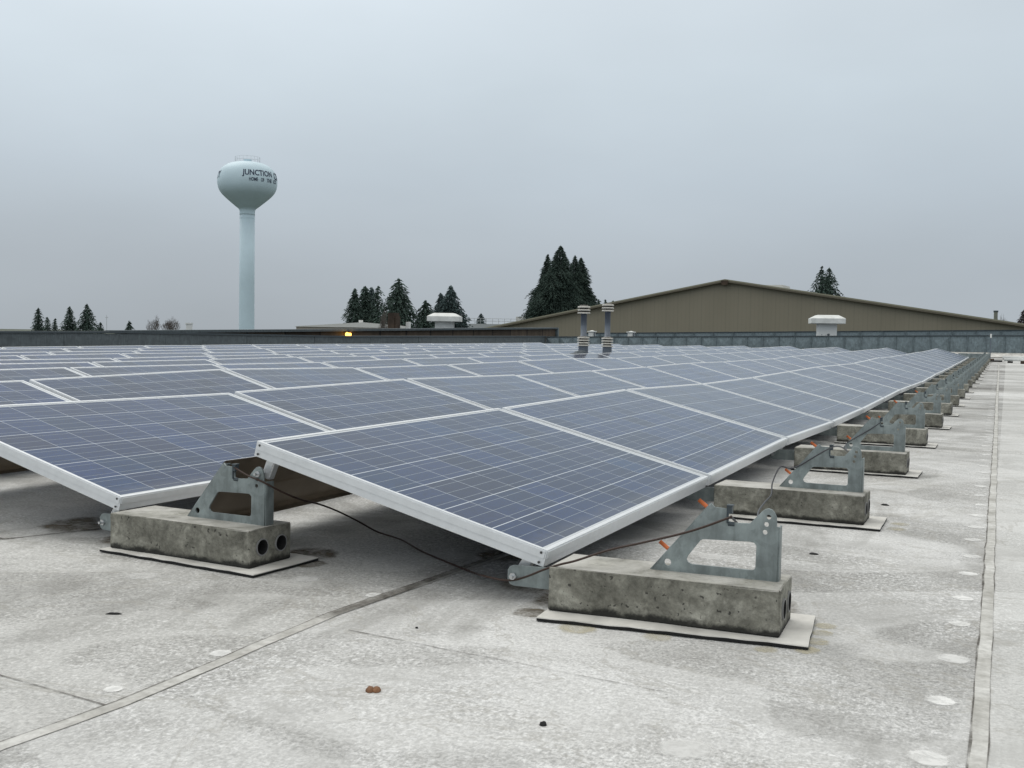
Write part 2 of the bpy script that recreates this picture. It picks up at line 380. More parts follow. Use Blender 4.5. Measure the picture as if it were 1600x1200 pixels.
def strip(bm, path, w, dz, mi, jit=.0, off=0.):
    rnd = random.Random(len(path)); prev = None; ph = rnd.random() * 9
    for i, p in enumerate(path):
        a = Vector(path[max(i - 1, 0)]); b = Vector(path[min(i + 1, len(path) - 1)]); d = (b - a).normalized(); nrm = Vector((-d.y, d.x))
        j1 = (rnd.random() - .5) * jit; j2 = (rnd.random() - .5) * jit
        q = [Vector(p) + nrm * (off - w / 2 + j1), Vector(p) + nrm * (off + w / 2 + j2)]
        cur = [bm.verts.new((v.x, v.y, roofz(v.x, v.y) + dz * .3 + (.003 if v.y > 10 else 0))) for v in q]
        if prev: bm.faces.new((prev[0], cur[0], cur[1], prev[1])).material_index = mi
        prev = cur
def dense(pts, step=.12, wob=.004):
    o = []; rnd = random.Random(3)
    for a, b in zip(pts, pts[1:]):
        a, b = Vector(a), Vector(b); n = max(1, int((b - a).length / step))
        o += [a.lerp(b, k / n) + Vector(((rnd.random() - .5) * wob, (rnd.random() - .5) * wob)) for k in range(n)]
    return o + [Vector(pts[-1])]
def seam(pts, w=.030, crack=.004):
    bm = new_bm(); d = dense(pts)
    strip(bm, d, w, .004, 0, .003)
    strip(bm, d, crack, .006, 1, .003, w / 2)
    strip(bm, d, crack * .4, .006, 1, .002, -w / 2)
    return tag(mesh_obj('roof_seam', bm, [M['lap'], M['crack']]), kind='structure')
seam([(1.052, -3.0), (1.050, -.65), (1.045, .95), (1.022, 5.3), (.976, 12.8), (.93, 22), (.86, 34)])
seam([(-.44, -3), (-.430, -1.314), (-.406, -1.067), (-.426, -.349), (-.362, .478), (-.36, 6)], .034, .004)
bm = new_bm(); strip(bm, dense([(-.425, -.40), (-.405, -.1), (-.372, .478), (-.37, 1.2), (-.37, 5)]), .030, .012, 0, .008); tag(mesh_obj('roof_seam', bm, [M['crack']]), kind='structure')
bm = new_bm(); strip(bm, dense([(-.425, -1.088), (-.743, -1.054), (-2.4, -.95)]), .006, .005, 0, .003); tag(mesh_obj('roof_seam', bm, [M['crack']]), kind='structure')
bm = new_bm(); strip(bm, dense([(-3.6, -.10), (-1.895, -.08), (-1.9, -.07), (-1.6, .6), (-1.3, 3)]), .022, .005, 0, .01); tag(mesh_obj('roof_seam', bm, [M['crack']]), kind='structure')
bm = new_bm(); strip(bm, dense([(-.311, -.451), (.132, -.494), (.5, -.53)]), .004, .005, 0, .003); tag(mesh_obj('roof_seam', bm, [M['crack']]), kind='structure')

# pale crusted spots over the membrane fasteners
def mk_spot():
    t = NT('pale_crust_spot'); n = t.noise(24, 6, .7, None, .6)
    at = t.n('ShaderNodeAttribute', attribute_name='fade'); f = t.math('MULTIPLY', t.ramp(n, [(.34, .6), (.56, 1.)]), at.outputs['Fac'])
    tr = t.n('ShaderNodeBsdfTransparent'); ms = t.n('ShaderNodeMixShader'); t.l(f, ms.inputs[0]); t.l(tr.outputs[0], ms.inputs[1]); t.l(t.b.outputs[0], ms.inputs[2])
    t.l(ms.outputs[0], t.t.nodes['Material Output'].inputs[0]); return t.set((.76, .757, .74), .85)
M['spot'] = mk_spot()
def spots(lst, mat='spot', name='roof_spots'):
    verts, faces, fade = [], [], []
    rnd = random.Random(11)
    for x, y, r, st in lst:
        c = len(verts); lift = .0011 + (.003 if y > 10 else 0); verts.append((x, y, roofz(x, y) + lift)); fade.append(st); n = 22
        for rr, ff in ((.74, 1.), (1., 0.)):
            for k in range(n):
                q = r * rr * (1 + .24 * (rnd.random() - .5)); an = 2 * math.pi * k / n; X, Y = x + q * math.cos(an), y + q * math.sin(an)
                verts.append((X, Y, roofz(X, Y) + lift)); fade.append(ff * st)
        for k in range(n):
            k2 = (k + 1) % n
            faces.append((c, c + 1 + k, c + 1 + k2)); faces.append((c + 1 + k, c + 1 + n + k, c + 1 + n + k2, c + 1 + k2))
    me = bpy.data.meshes.new(name); me.from_pydata(verts, [], faces)
    a = me.attributes.new('fade', 'FLOAT', 'POINT'); a.data.foreach_set('value', fade)
    return tag(link_mesh(name, me, M[mat]), kind='structure')
def mk_grime(name, col):
    t = NT(name); n = t.noise(13, 6, .7, None, .8)
    at = t.n('ShaderNodeAttribute', attribute_name='fade'); f = t.math('MULTIPLY', t.ramp(n, [(.34, .1), (.62, 1.)]), at.outputs['Fac'])
    tr = t.n('ShaderNodeBsdfTransparent'); ms = t.n('ShaderNodeMixShader'); t.l(f, ms.inputs[0]); t.l(tr.outputs[0], ms.inputs[1]); t.l(t.b.outputs[0], ms.inputs[2])
    t.l(ms.outputs[0], t.t.nodes['Material Output'].inputs[0]); return t.set(col, .9)
M['grime'] = mk_grime('brown_grime', (.15, .125, .09)); M['yellow'] = mk_grime('yellowish_residue', (.50, .46, .34))
spots([(.03, .06, .09, .9), (.00, -.10, .05, .8), (.12, .15, .10, .8), (.25, .18, .10, .7), (-.10, .22, .14, .7), (-.36, .50, .10, .9), (-.37, .75, .12, .8), (-.9, .22, .10, .8), (-.82, .10, .06, .7), (-1.55, .12, .10, .8), (-1.62, .30, .14, .8), (-1.9, .25, .16, .8), (-2.3, .1, .12, .7), (.5, .25, .12, .5), (.1, 1.85, .12, .6), (.3, 1.9, .1, .5), (.2, 3.5, .12, .5)], 'grime', 'roof_grime')
spots([(.685, -.10, .035, .7), (.69, -.02, .035, .8), (.692, .06, .03, .7), (.69, .13, .03, .6), (.60, -.14, .03, .5), (.35, -.16, .04, .5), (.16, -.18, .05, .6), (.72, 1.66, .04, .6), (.72, 1.78, .04, .6)], 'yellow', 'roof_residue')
SP = [(-.44, -.134, .028, .9), (-.454, -.733, .028, .9), (-.481, -1.013, .022, 1), (-.011, -.937, .035, .6), (.595, -.794, .05, .7), (.974, -.646, .04, .9), (-.705, -.067, .04, .5),
      (.977, -.324, .032, 1), (.987, -.014, .04, .8), (.988, .314, .03, .9), (.985, .608, .033, 1), (.23, .812, .05, .5)]
yy = .953
while yy < 30: SP.append((.99 - .0062 * max(0, yy - 2) + random.uniform(-.006, .006), yy, .031 + .008 * random.random(), random.uniform(.75, 1))); yy += .325 + random.uniform(-.04, .04)
for k in range(46): SP.append((random.uniform(-.3, .95), random.uniform(2, 30), random.uniform(.02, .09), random.uniform(.3, .8)))
for k in range(16): SP.append((random.uniform(-2.4, 1.0), random.uniform(-1.6, -.2), random.uniform(.015, .05), random.uniform(.2, .5)))
spots(SP)

# ------------------------------------------------------------------ solar panels
HL, TILT, PITCH = .1445, .2607, PL + .0461
ROWX = [0, -1.5094, -3.097] + [-3.097 - 1.54 * k for k in range(1, 8)]
ROWY = [0, .0417, .1732, .19, .19, .30, .28, .40, .38, .45]
NROW, NPAN = 10, 20
Q = {'0H0': -0.02, '0L0': -0.002, '0H1': -0.011, '0L1': 0.003, '0H2': 0.003, '0L2': 0.022, '0H3': -0.02, '0L3': -0.004, '0H4': -0.027, '0L4': -0.002, '0H5': -0.009, '0L5': 0.002, '0H6': -0.004, '0L6': 0.021, '0H7': -0.005, '0L7': 0.005, '0H8': -0.02, '0L8': 0.0, '0L9': -0.003, '1L0': 0.013, '1H0': 0.005, '1H1': -0.003, '1H2': 0.019, '1H3': -0.006, '1H4': -0.012, '1H5': -0.006, '1H6': 0.006, '1H7': -0.006, '1H8': -0.005, '1H9': -0.009, '2H0': .0, '2H1': 0.003, '2H2': 0.033, '2H3': 0.005, '2H4': -0.0, '2H5': 0.013, '2H6': 0.021, '2H7': 0.003}
rq = random.Random(5)
for r in range(NROW):
    for j in range(NPAN + 1):
        base = roofz(ROWX[r] - .5, ROWY[r] + j * PITCH); n = rq.uniform(-.010, .010)
        Q.setdefault(f'{r}H{j}', base + n)
        Q.setdefault(f'{r}L{j}', (Q[f'{r}H{j}'] if r and j < 10 else base) * .6 + base * .4 + rq.uniform(-.005, .005) if r else base + n * .5)
def frame_mesh():
    bm = new_bm(); lip = .011
    def prism(x0, x1, y0, y1): box(bm, (x0, y0, -TH), (x1, y1, 0))
    prism(0, lip, 0, PW); prism(PL - lip, PL, 0, PW); prism(lip, PL - lip, 0, lip); prism(lip, PL - lip, PW - lip, PW)
    # raised rib along the outer faces
    for lo, hi in (((-.003, .004, -.024), (0, PW - .004, -.004)), ((PL, .004, -.027), (PL + .003, PW - .004, -.004)), ((.004, -.003, -.024), (PL - .004, 0, -.004)), ((.004, PW, -.027), (PL - .004, PW + .003, -.004))):
        box(bm, lo, hi)
    # lower flange turned inwards
    for lo, hi in (((lip, lip, -TH), (.03, PW - lip, -TH + .002)), ((PL - .03, lip, -TH), (PL - lip, PW - lip, -TH + .002)), ((.03, lip, -TH), (PL - .03, .03, -TH + .002)), ((.03, PW - .03, -TH), (PL - .03, PW - lip, -TH + .002))):
        box(bm, lo, hi)
    me = bpy.data.meshes.new('frame'); bm.to_mesh(me); bm.free(); me.materials.append(M['alu']); return me
def lam_mesh():
    bm = new_bm(); box(bm, (.0105, .0105, -.008), (PL - .0105, PW - .0105, -.0022))
    me = bpy.data.meshes.new('glass'); bm.to_mesh(me); bm.free(); me.materials.append(M['cells']); return me
def jb_mesh():
    bm = new_bm(); box(bm, (PL / 2 - .06, PW - .2, -.03), (PL / 2 + .06, PW - .09, -.0085), 0, .004)
    me = bpy.data.meshes.new('junction_box'); bm.to_mesh(me); bm.free(); me.materials.append(M['black']); return me
def screw_mesh():
    bm = new_bm(); bmesh.ops.create_cone(bm, cap_ends=True, segments=12, radius1=.0036, radius2=.0030, depth=.003, matrix=Matrix.Rotation(R(90), 4, 'Y'))
    me = bpy.data.meshes.new('screw'); bm.to_mesh(me); bm.free(); me.materials.append(M['screw']); return me
ME_F, ME_G, ME_J, ME_S = frame_mesh(), lam_mesh(), jb_mesh(), screw_mesh()
def to_px(P):
    d = Vector(P) - CAM; z = d.dot(fw)
    if z < .05: return None
    return 800 + 1672.1 * d.dot(rt) / z, 600 - 1672.1 * d.dot(up) / z
PANEL_M = {}
for r in range(NROW):
    vis = 0
    for j in range(NPAN):
        y0 = ROWY[r] + j * PITCH; y1 = y0 + PL; ct, st_ = math.cos(TILT) * PW, math.sin(TILT) * PW
        g = lambda s, k: HL + Q[f'{r}{s}{k}']
        Ln = Vector((ROWX[r], y0, g('L', j))); Lf = Vector((ROWX[r], y1, g('L', j + 1))); Hn = Vector((ROWX[r] - ct, y0, g('H', j) + st_)); Hf = Vector((ROWX[r] - ct, y1, g('H', j + 1) + st_))
        px = [to_px(p) for p in (Ln, Lf, Hn, Hf)]
        inview = any(q and q[0] > 0 for q in px)
        nxt_in = any(q and q[0] > -900 for q in px)
        if not inview and not nxt_in: continue
        ex = ((Lf - Ln) + (Hf - Hn)).normalized(); ey = ((Hn - Ln) + (Hf - Lf)); ey = (ey - ex * ey.dot(ex)).normalized(); ez = ex.cross(ey)
        c = (Ln + Lf + Hn + Hf) / 4; o = c - ex * PL / 2 - ey * PW / 2
        if ez.z < 0: ez = -ez
        m = Matrix(((ex.x, ey.x, ez.x, o.x), (ex.y, ey.y, ez.y, o.y), (ex.z, ey.z, ez.z, o.z), (0, 0, 0, 1)))
        PANEL_M[(r, j)] = m
        if inview: vis += 1
        rown = 'front row' if r == 0 else ('rearmost row' if r == NROW - 1 else f'{WORDS[r]} row from the front')
        if r < 2: lab = ('blue solar panel at the near end of the ' if j == 0 else f'solar panel, {WORDS[j]} from the near end of the ') + rown
        elif not inview: lab = f'blue solar panel just outside the left edge of the photo, {rown}'
        elif j >= 12: lab = f'solar panel, {WORDS[NPAN - 1 - j]} from the far end of the {rown}'
        else: lab = f'solar panel, {WORDS[vis - 1]} from the photo left edge in the {rown}'
        root = empty('solar_panel', (0, 0, 0), 0, lab, 'solar panel', 'solar panels in tilted rows on the roof'); root.matrix_world = m
        for nm, me in (('frame', ME_F), ('glass', ME_G)): link_mesh(nm, me, [], root)
        if r < 2 and j < 4:
            link_mesh('junction_box', ME_J, [], root)
        if j == 0 and r < 2:
            for yy in (.014, PW - .014):
                for zz in (-.010, -.037):
                    s = link_mesh('screw', ME_S, [], root); s.location = (-.003, yy, zz)

# ------------------------------------------------------------------ ballast blocks with brackets
BV, BU, BL, BW, BH, BZ = .6122, -.0826, .5704, .184, .1100, .0112
def curve_plate(outer, holes, th):
    cu = bpy.data.curves.new('plate', 'CURVE'); cu.dimensions = '2D'; cu.fill_mode = 'BOTH'; cu.extrude = th / 2; cu.bevel_depth = .0006
    for L_ in [outer] + holes:
        s = cu.splines.new('POLY'); s.points.add(len(L_) - 1); s.use_cyclic_u = True
        for p, q in zip(s.points, L_): p.co = (q[0], q[1], 0, 1)
    o = bpy.data.objects.new('tmp', cu); COL.objects.link(o); bpy.context.view_layer.update()
    me = bpy.data.meshes.new_from_object(o.evaluated_get(bpy.context.evaluated_depsgraph_get()))
    bpy.data.objects.remove(o); bpy.data.curves.remove(cu)
    me.transform(Matrix.Rotation(R(90), 4, 'X'))    # x stays, y -> z
    me.materials.clear(); return me
def circ(cx, cy, r, n=16): return [(cx + r * math.cos(2 * math.pi * k / n), cy + r * math.sin(2 * math.pi * k / n)) for k in range(n)]
# local frame: x=0 right end of the block, -BL left end; y=0 block middle; z=0 block foot (plate z measured from block top)
OUT = [(-.331, -.004), (-.188, .170), (-.183, .176), (-.176, .168), (-.142, .166), (-.141, .136), (-.128, .133), (-.089, .135), (-.062, .165), (-.054, .172), (-.046, .1745), (-.038, .172), (-.032, .166), (-.027, .155), (-.026, .132), (-.022, .131), (-.023, -.004)]
HOLE = [(-.202, .088), (-.088, .0915), (-.078, .090), (-.072, .083), (-.073, .030), (-.075, .025), (-.081, .022), (-.228, .022), (-.238, .026), (-.243, .033), (-.239, .043), (-.209, .084)]
def pl_mesh(me, bmf):
    bm = new_bm(); bm.from_mesh(me); bmf(bm); bm.to_mesh(me); bm.free(); return me
def flanges(bm):
    # folded edge along the slant and along the rear leg
    a, b = Vector((-.331, 0, -.002)), Vector((-.188, 0, .170)); n = Vector((-(b - a).z, 0, (b - a).x)).normalized() * .004
    for p, q, nn in ((a, b, n), (Vector((-.022, 0, .131)), Vector((-.022, 0, -.002)), Vector((.004, 0, 0)))):
        v = [p, q, q + Vector((0, .034, 0)), p + Vector((0, .034, 0))]
        lo = [bm.verts.new(x) for x in v]; hi = [bm.verts.new(x + nn) for x in v]
        bm.faces.new(lo); bm.faces.new(list(reversed(hi)))
        for k in range(4): bm.faces.new((lo[k], hi[k], hi[(k + 1) % 4], lo[(k + 1) % 4]))
ME_BR = pl_mesh(curve_plate(OUT, [HOLE, circ(-.289, .022, .0095), circ(-.045, .154, .0065, 12), circ(-.050, .136, .0065, 12), circ(-.053, .117, .0065, 12)], .005), flanges)
ME_BR.materials.append(M['galv'])
ME_ARM = curve_plate([(-.70, -.080), (-.712, -.076), (-.718, -.066), (-.718, -.040), (-.712, -.030), (-.70, -.026), (-BL + .0, -.024), (-BL + .0, -.080)], [circ(-.702, -.055, .006, 12)], .005); ME_ARM.materials.append(M['galv'])
def mesh_from(f, mat, name='part'):
    bm = new_bm(); f(bm); me = bpy.data.meshes.new(name); bm.to_mesh(me); bm.free(); me.materials.append(mat); return me
def concrete(bm):
    box(bm, (-BL, -BW / 2, 0), (0, BW / 2, BH), 0, .004)
    bmesh.ops.subdivide_edges(bm, edges=bm.edges[:], cuts=3, use_grid_fill=True)
    rr = random.Random(2)
    for v in bm.verts: v.co += Vector((rr.uniform(-1, 1), rr.uniform(-1, 1), rr.uniform(-1, 1) if v.co.z > .01 else 0)) * .0009
def concrete_holed():
    o = link_mesh('tmp_body', mesh_from(concrete, M['concrete'], 'concrete_body'), [])
    def cut(bm):
        for yy in (-.038, .045): tube(bm, [(.02, yy, .055), (-.11, yy, .055)], .026, 24)
    k = link_mesh('tmp_cut', mesh_from(cut, M['concrete'], 'tmp_cut'), [])
    md = o.modifiers.new('holes', 'BOOLEAN'); md.operation = 'DIFFERENCE'; md.object = k; md.solver = 'EXACT'
    bpy.context.view_layer.update()
    me = bpy.data.meshes.new_from_object(o.evaluated_get(bpy.context.evaluated_depsgraph_get()))
    bpy.data.objects.remove(o); bpy.data.objects.remove(k); me.name = 'concrete_body'
    return me
ME_CON = concrete_holed()
def sleeve(bm):   # hollow pipe stub cast in the end face
    n = 24; rings = []
    for r_, x_ in ((.0257, -.105), (.0257, .0035), (.0222, .0035), (.0222, -.104)):
        rings.append([bm.verts.new((x_, r_ * math.cos(2 * math.pi * k / n), r_ * math.sin(2 * math.pi * k / n))) for k in range(n)])
    for q, (A, B) in enumerate(zip(rings, rings[1:])):
        for k in range(n): bm.faces.new((A[k], A[(k + 1) % n], B[(k + 1) % n], B[k])).material_index = int(q == 2)
    bm.faces.new(rings[-1]).material_index = 1
ME_SL = mesh_from(sleeve, M['pvc'], 'pipe_sleeve'); ME_SL.materials.append(M['scrap_and_bore_shade'])  # bore coloured near black to paint the shade inside the hole
def bar(bm, a, b, r, n=12): tube(bm, [a, b], r, n)
def capbar(d0): return lambda bm: tube(bm, [(0, 0, 0), (-.0275 * .8, 0, .0275 * .6)], .0052, 12)
ME_OR = mesh_from(capbar(0), M['orange'], 'bolt_cap')
def boltm(bm):
    tube(bm, [(0, -.022, 0), (0, .022, 0)], .0045, 10); tube(bm, [(0, -.010, 0), (0, -.003, 0)], .010, 6); tube(bm, [(0, .003, 0), (0, .009, 0)], .010, 6)
ME_BOLT = mesh_from(boltm, M['steel'], 'bolt')
def plank(bm, a, b, w, y0, y1):
    a, b = Vector(a), Vector(b); d = (b - a).normalized(); n = Vector((-d.z, 0, d.x)) * w / 2
    v = [a - n, b - n, b + n, a + n]
    lo = [bm.verts.new((x.x, y0, x.z)) for x in v]; hi = [bm.verts.new((x.x, y1, x.z)) for x in v]
    bm.faces.new(lo); bm.faces.new(list(reversed(hi)))
    for k in range(4): bm.faces.new((lo[k], hi[k], hi[(k + 1) % 4], lo[(k + 1) % 4]))
def strutm(a, b, w=.026):
    def f(bm):
        plank(bm, a, b, w, .024, .028)
        d = (Vector(b) - Vector(a)).normalized(); n = Vector((-d.z, 0, d.x)) * (w / 2 + .001)
        plank(bm, Vector(a) - n, Vector(b) - n, .003, .028, .050)
    return f
ME_STL = mesh_from(strutm((-.702, 0, -.058), (-.664, 0, .000)), M['alu_bright'], 'strut')
ME_STH = mesh_from(strutm((-.046, 0, .140), (-.010, 0, .222)), M['alu_bright'], 'strut')
def clipm(bm):
    box(bm, (-.145, -.007, .132), (-.142, .007, .176)); box(bm, (-.142, -.008, .156), (-.132, .008, .174)); box(bm, (-.145, -.010, .174), (-.130, .010, .177)); tube(bm, [(-.142, 0, .130), (-.126, 0, .130)], .006, 6)
ME_CL = mesh_from(clipm, M['cap'], 'cable_clip')
ME_PAD_T = None
def padm(bm):
    n = 14; rr = random.Random(4)
    def ring(z, mi):
        pass
    w0, w1, x0, x1 = -.132, .150, -.580, .062
    pts = [(x0 + (x1 - x0) * k / n, w0) for k in range(n)] + [(x1, w0 + (w1 - w0) * k / 6) for k in range(6)]
    pts += [(x1 - (x1 - x0) * k / n, w1) for k in range(n)] + [(x0, w1 - (w1 - w0) * k / 6) for k in range(6)]
    pts = [(x + rr.uniform(-.0015, .0015), y + rr.uniform(-.0015, .0015), rr.uniform(0, .0025) if abs(y) > .1 else 0) for x, y in pts]
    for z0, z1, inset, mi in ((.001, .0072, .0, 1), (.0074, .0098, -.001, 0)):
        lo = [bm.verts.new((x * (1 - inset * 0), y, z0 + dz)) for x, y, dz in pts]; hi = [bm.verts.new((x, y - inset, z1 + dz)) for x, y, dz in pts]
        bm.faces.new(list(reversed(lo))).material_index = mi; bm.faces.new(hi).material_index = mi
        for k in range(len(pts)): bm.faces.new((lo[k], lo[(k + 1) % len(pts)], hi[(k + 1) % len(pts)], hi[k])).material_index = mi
ME_PAD = mesh_from(padm, M['padtop'], 'roof_pad'); ME_PAD.materials.append(M['black'])  # black lower layer paints in the shadow beneath the raised edge
rb = random.Random(9)
BLOCKS = {}
def ballast(line, j, loc, rz, label, padlabel, padrz):
    z = roofz(loc[0] - BL / 2, loc[1])
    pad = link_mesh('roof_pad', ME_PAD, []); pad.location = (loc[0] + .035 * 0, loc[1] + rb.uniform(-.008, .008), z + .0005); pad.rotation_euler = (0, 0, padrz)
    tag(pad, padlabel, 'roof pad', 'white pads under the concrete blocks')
    root = empty('ballast_block', (loc[0], loc[1], z + .0112), rz, label, 'ballast block', 'concrete blocks with metal brackets')
    T = Vector((0, 0, BH))
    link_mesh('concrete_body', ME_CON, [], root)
    for yy in (-.038, .045):
        s = link_mesh('pipe_sleeve', ME_SL, [], root); s.location = (0, yy, .055)
    for nm, me in (('bracket', ME_BR), ('connector_arm', ME_ARM), ('strut', ME_STL), ('cable_clip', ME_CL)):
        o = link_mesh(nm, me, [], root); o.location = T + Vector((0, .0, 0))
    o = link_mesh('bolt', ME_BOLT, [], root); o.location = T + Vector((-.702, 0, -.055))
    if line == 0 and j < 5:
        for x, zz in ((-.197, .164), (-.293, .052)):
            o = link_mesh('bolt_cap', ME_OR, [], root, True); o.location = T + Vector((x, .017, zz))
    elif line:
        o = link_mesh('strut', ME_STH, [], root); o.location = T
        o = link_mesh('bolt', ME_BOLT, [], root); o.location = T + Vector((-.045, 0, .154))
    BLOCKS[(line, j)] = root
for j in range(NPAN + 1):
    rz = .042 if j == 0 else rb.uniform(-.012, .012)
    if j == 0: lab, pl = 'nearest concrete block of the front line, grey bracket with two orange bolt caps', 'white pad under the nearest concrete block of the front line'
    elif j == 1: lab, pl = 'second concrete block from the camera in the front line, grey cable looping over it', 'white pad under the second concrete block from the camera along the front'
    else: lab, pl = f'concrete block with grey bracket, {WORDS[j]} from the camera in the front line', f'white pad under the {WORDS[j]} concrete block from the camera along the front'
    ballast(0, j, (BV + (0 if j == 0 else rb.uniform(-.008, .008)), BU + BW / 2 + j * PITCH + (.012 if j == 0 else 0)), rz, lab, pl, .10 if j == 0 else rz + rb.uniform(-.02, .02))
for j in range(4):
    lab = 'dark concrete block between the first two panel rows, two pipe holes in its end' if j == 0 else f'concrete block beneath the panels, {WORDS[j]} along the line behind the front row'
    pl = 'white pad with a curled corner under the block between the first two panel rows' if j == 0 else f'white pad under the {WORDS[j]} concrete block behind the front row'
    ballast(1, j, (BV + ROWX[1] + .005, BU + BW / 2 + .0167 - (.016 if j == 0 else 0) + j * PITCH), -.057 if j == 0 else 0, lab, pl, -.09 if j == 0 else 0)

# wind deflectors on the slanted bracket edges
def defl(bm):
    prof = [(-.338, -.052), (-.352, -.040), (-.346, -.026), (-.268, .066), (-.264, .074), (-.199, .176), (-.188, .182), (-.105, .196), (-.016, .214)]
    lo = [[bm.verts.new((x, y, z)) for x, z in prof] for y in (.006, PITCH - .004)]
    for k in range(len(prof) - 1): bm.faces.new((lo[0][k], lo[0][k + 1], lo[1][k + 1], lo[1][k])).material_index = int(k > 5)  # brown below, pale top flange: the sheet's reflections painted as two materials
    bmesh.ops.solidify(bm, geom=bm.faces[:], thickness=.0016)
ME_D = mesh_from(defl, M['sheet_brown_reflect'], 'wind_deflector'); ME_D.materials.append(M['alu'])
for r in range(2):
    for j in range(6):
        o = link_mesh('wind_deflector', ME_D, []); x_ = BV + ROWX[r + 1] + .005
        o.location = (x_, BU + BW / 2 + .0167 + .004 + (ROWY[r] if r else 0) + j * PITCH, roofz(x_, j * PITCH) + BZ + BH)
        w = 'nearest' if j == 0 else WORDS[j]
        tag(o, f'{w} sheet metal wind deflector under the high edge of the ' + ('front panel row' if r == 0 else 'second panel row'), 'wind deflector', 'metal sheets closing the backs of the panel rows')

# ------------------------------------------------------------------ cables
def cable(pts, rad, mat, name, label):
    bm = new_bm(); tube(bm, smooth_path(pts), rad, 8); return tag(mesh_obj(name, bm, M[mat], smooth=True), label, 'cable')
cable([(-1.03, 0.012, 0.288), (-0.981, 0.008, 0.269), (-0.919, 0.005, 0.253), (-0.891, 0.06, 0.219), (-0.886, 0.15, 0.183), (-0.899, 0.27, 0.151), (-0.899, 0.38, 0.111), (-0.889, 0.48, 0.065), (-0.845, 0.53, 0.026), (-0.745, 0.515, 0.012), (-0.6, 0.4, 0.008), (-0.445, 0.291, 0.008), (-0.311, 0.197, 0.01), (-0.24, 0.1, 0.03), (-0.189, 0.01, 0.052), (-0.15, -0.01, 0.054), (-0.119, -0.015, 0.053), (-0.085, -0.015, 0.057), (-0.025, -0.06, 0.083), (0.032, -0.09, 0.112), (0.071, -0.08, 0.127), (0.11, -0.07, 0.139), (0.183, -0.04, 0.167), (0.261, -0.025, 0.19), (0.355, -0.015, 0.219), (0.418, -0.012, 0.243), (0.484, -0.006, 0.273)], .0029, 'cable_brown', 'brown_cable', 'thin brown cable sagging across the roof between the two nearest concrete blocks')
cable([(.479, .006, .271), (.46, .25, .20), (.42, .60, .150), (.35, .95, .135), (.30, 1.3, .115), (.272, 1.56, .108), (.262, 1.63, .145), (.278, 1.69, .20), (.315, 1.705, .196), (.36, 1.70, .216), (.477, 1.708, .291), (.45, 2.3, .22), (.36, 3.0, .15), (.31, 3.35, .150), (.33, 3.39, .168), (.426, 3.40, .232), (.475, 3.405, .27)], .0029, 'cable_grey', 'grey_cable', 'dark grey cable looping between the front line brackets')

# ------------------------------------------------------------------ litter on the roof
def lump(name, loc, sc, mat, label, cat, seed=1, rz=0.):
    bm = new_bm(); bmesh.ops.create_icosphere(bm, subdivisions=3, radius=1); rr = random.Random(seed)
    import mathutils
    for v in bm.verts:
        n = mathutils.noise.noise(v.co * 1.7 + Vector((seed, 0, 0))); v.co *= 1 + .35 * n
        v.co = Vector((v.co.x * sc[0], v.co.y * sc[1], max(-.2, v.co.z) * sc[2]))
    o = mesh_obj(name, bm, M[mat], smooth=True); o.location = loc; o.rotation_euler = (0, 0, rz); return tag(o, label, cat)
def shell(loc):
    bm = new_bm()
    import mathutils
    for s in (-1, 1):
        g = bmesh.ops.create_icosphere(bm, subdivisions=3, radius=1)['verts']
        for v in g:
            n = mathutils.noise.noise(v.co * 3.5 + Vector((s, 4, 0)))
            c = v.co * (1 + .16 * n); v.co = Vector((s * .0062 + c.x * .0088, c.y * .0115, max(-.1, c.z) * .0085))
    o = mesh_obj('walnut_shell', bm, M['walnut'], smooth=True); o.location = loc; o.rotation_euler = (0, 0, .45)
    return tag(o, 'small brown split nutshell lying alone on the pale roof', 'nutshell')
shell((-.031, -.789, .001))
lump('dark_scrap', (.336, -.804, .001), (.0075, .006, .006), 'scrap_and_bore_shade', 'small black lump at the bottom of the photo on the pale roof', 'scrap', 3)
lump('dark_scrap', (-.893, -.603, .001), (.018, .004, .004), 'scrap_and_bore_shade', 'thin black sliver on the roof below the left concrete block', 'scrap', 5, .45)
lump('dark_scrap', (-.18, -.36, .001), (.004, .003, .003), 'scrap_and_bore_shade', 'tiny black speck beside the roof seam left of the nearest block', 'scrap', 6)
lump('dark_scrap', (.62, 2.25, .001), (.016, .010, .006), 'scrap_and_bore_shade', 'dark crumb on the roof right of the second block', 'scrap', 8)
lump('dark_scrap', (.52, 1.02, .001), (.015, .008, .005), 'scrap_and_bore_shade', 'dark crumb on the roof between the two nearest front blocks', 'scrap', 9)

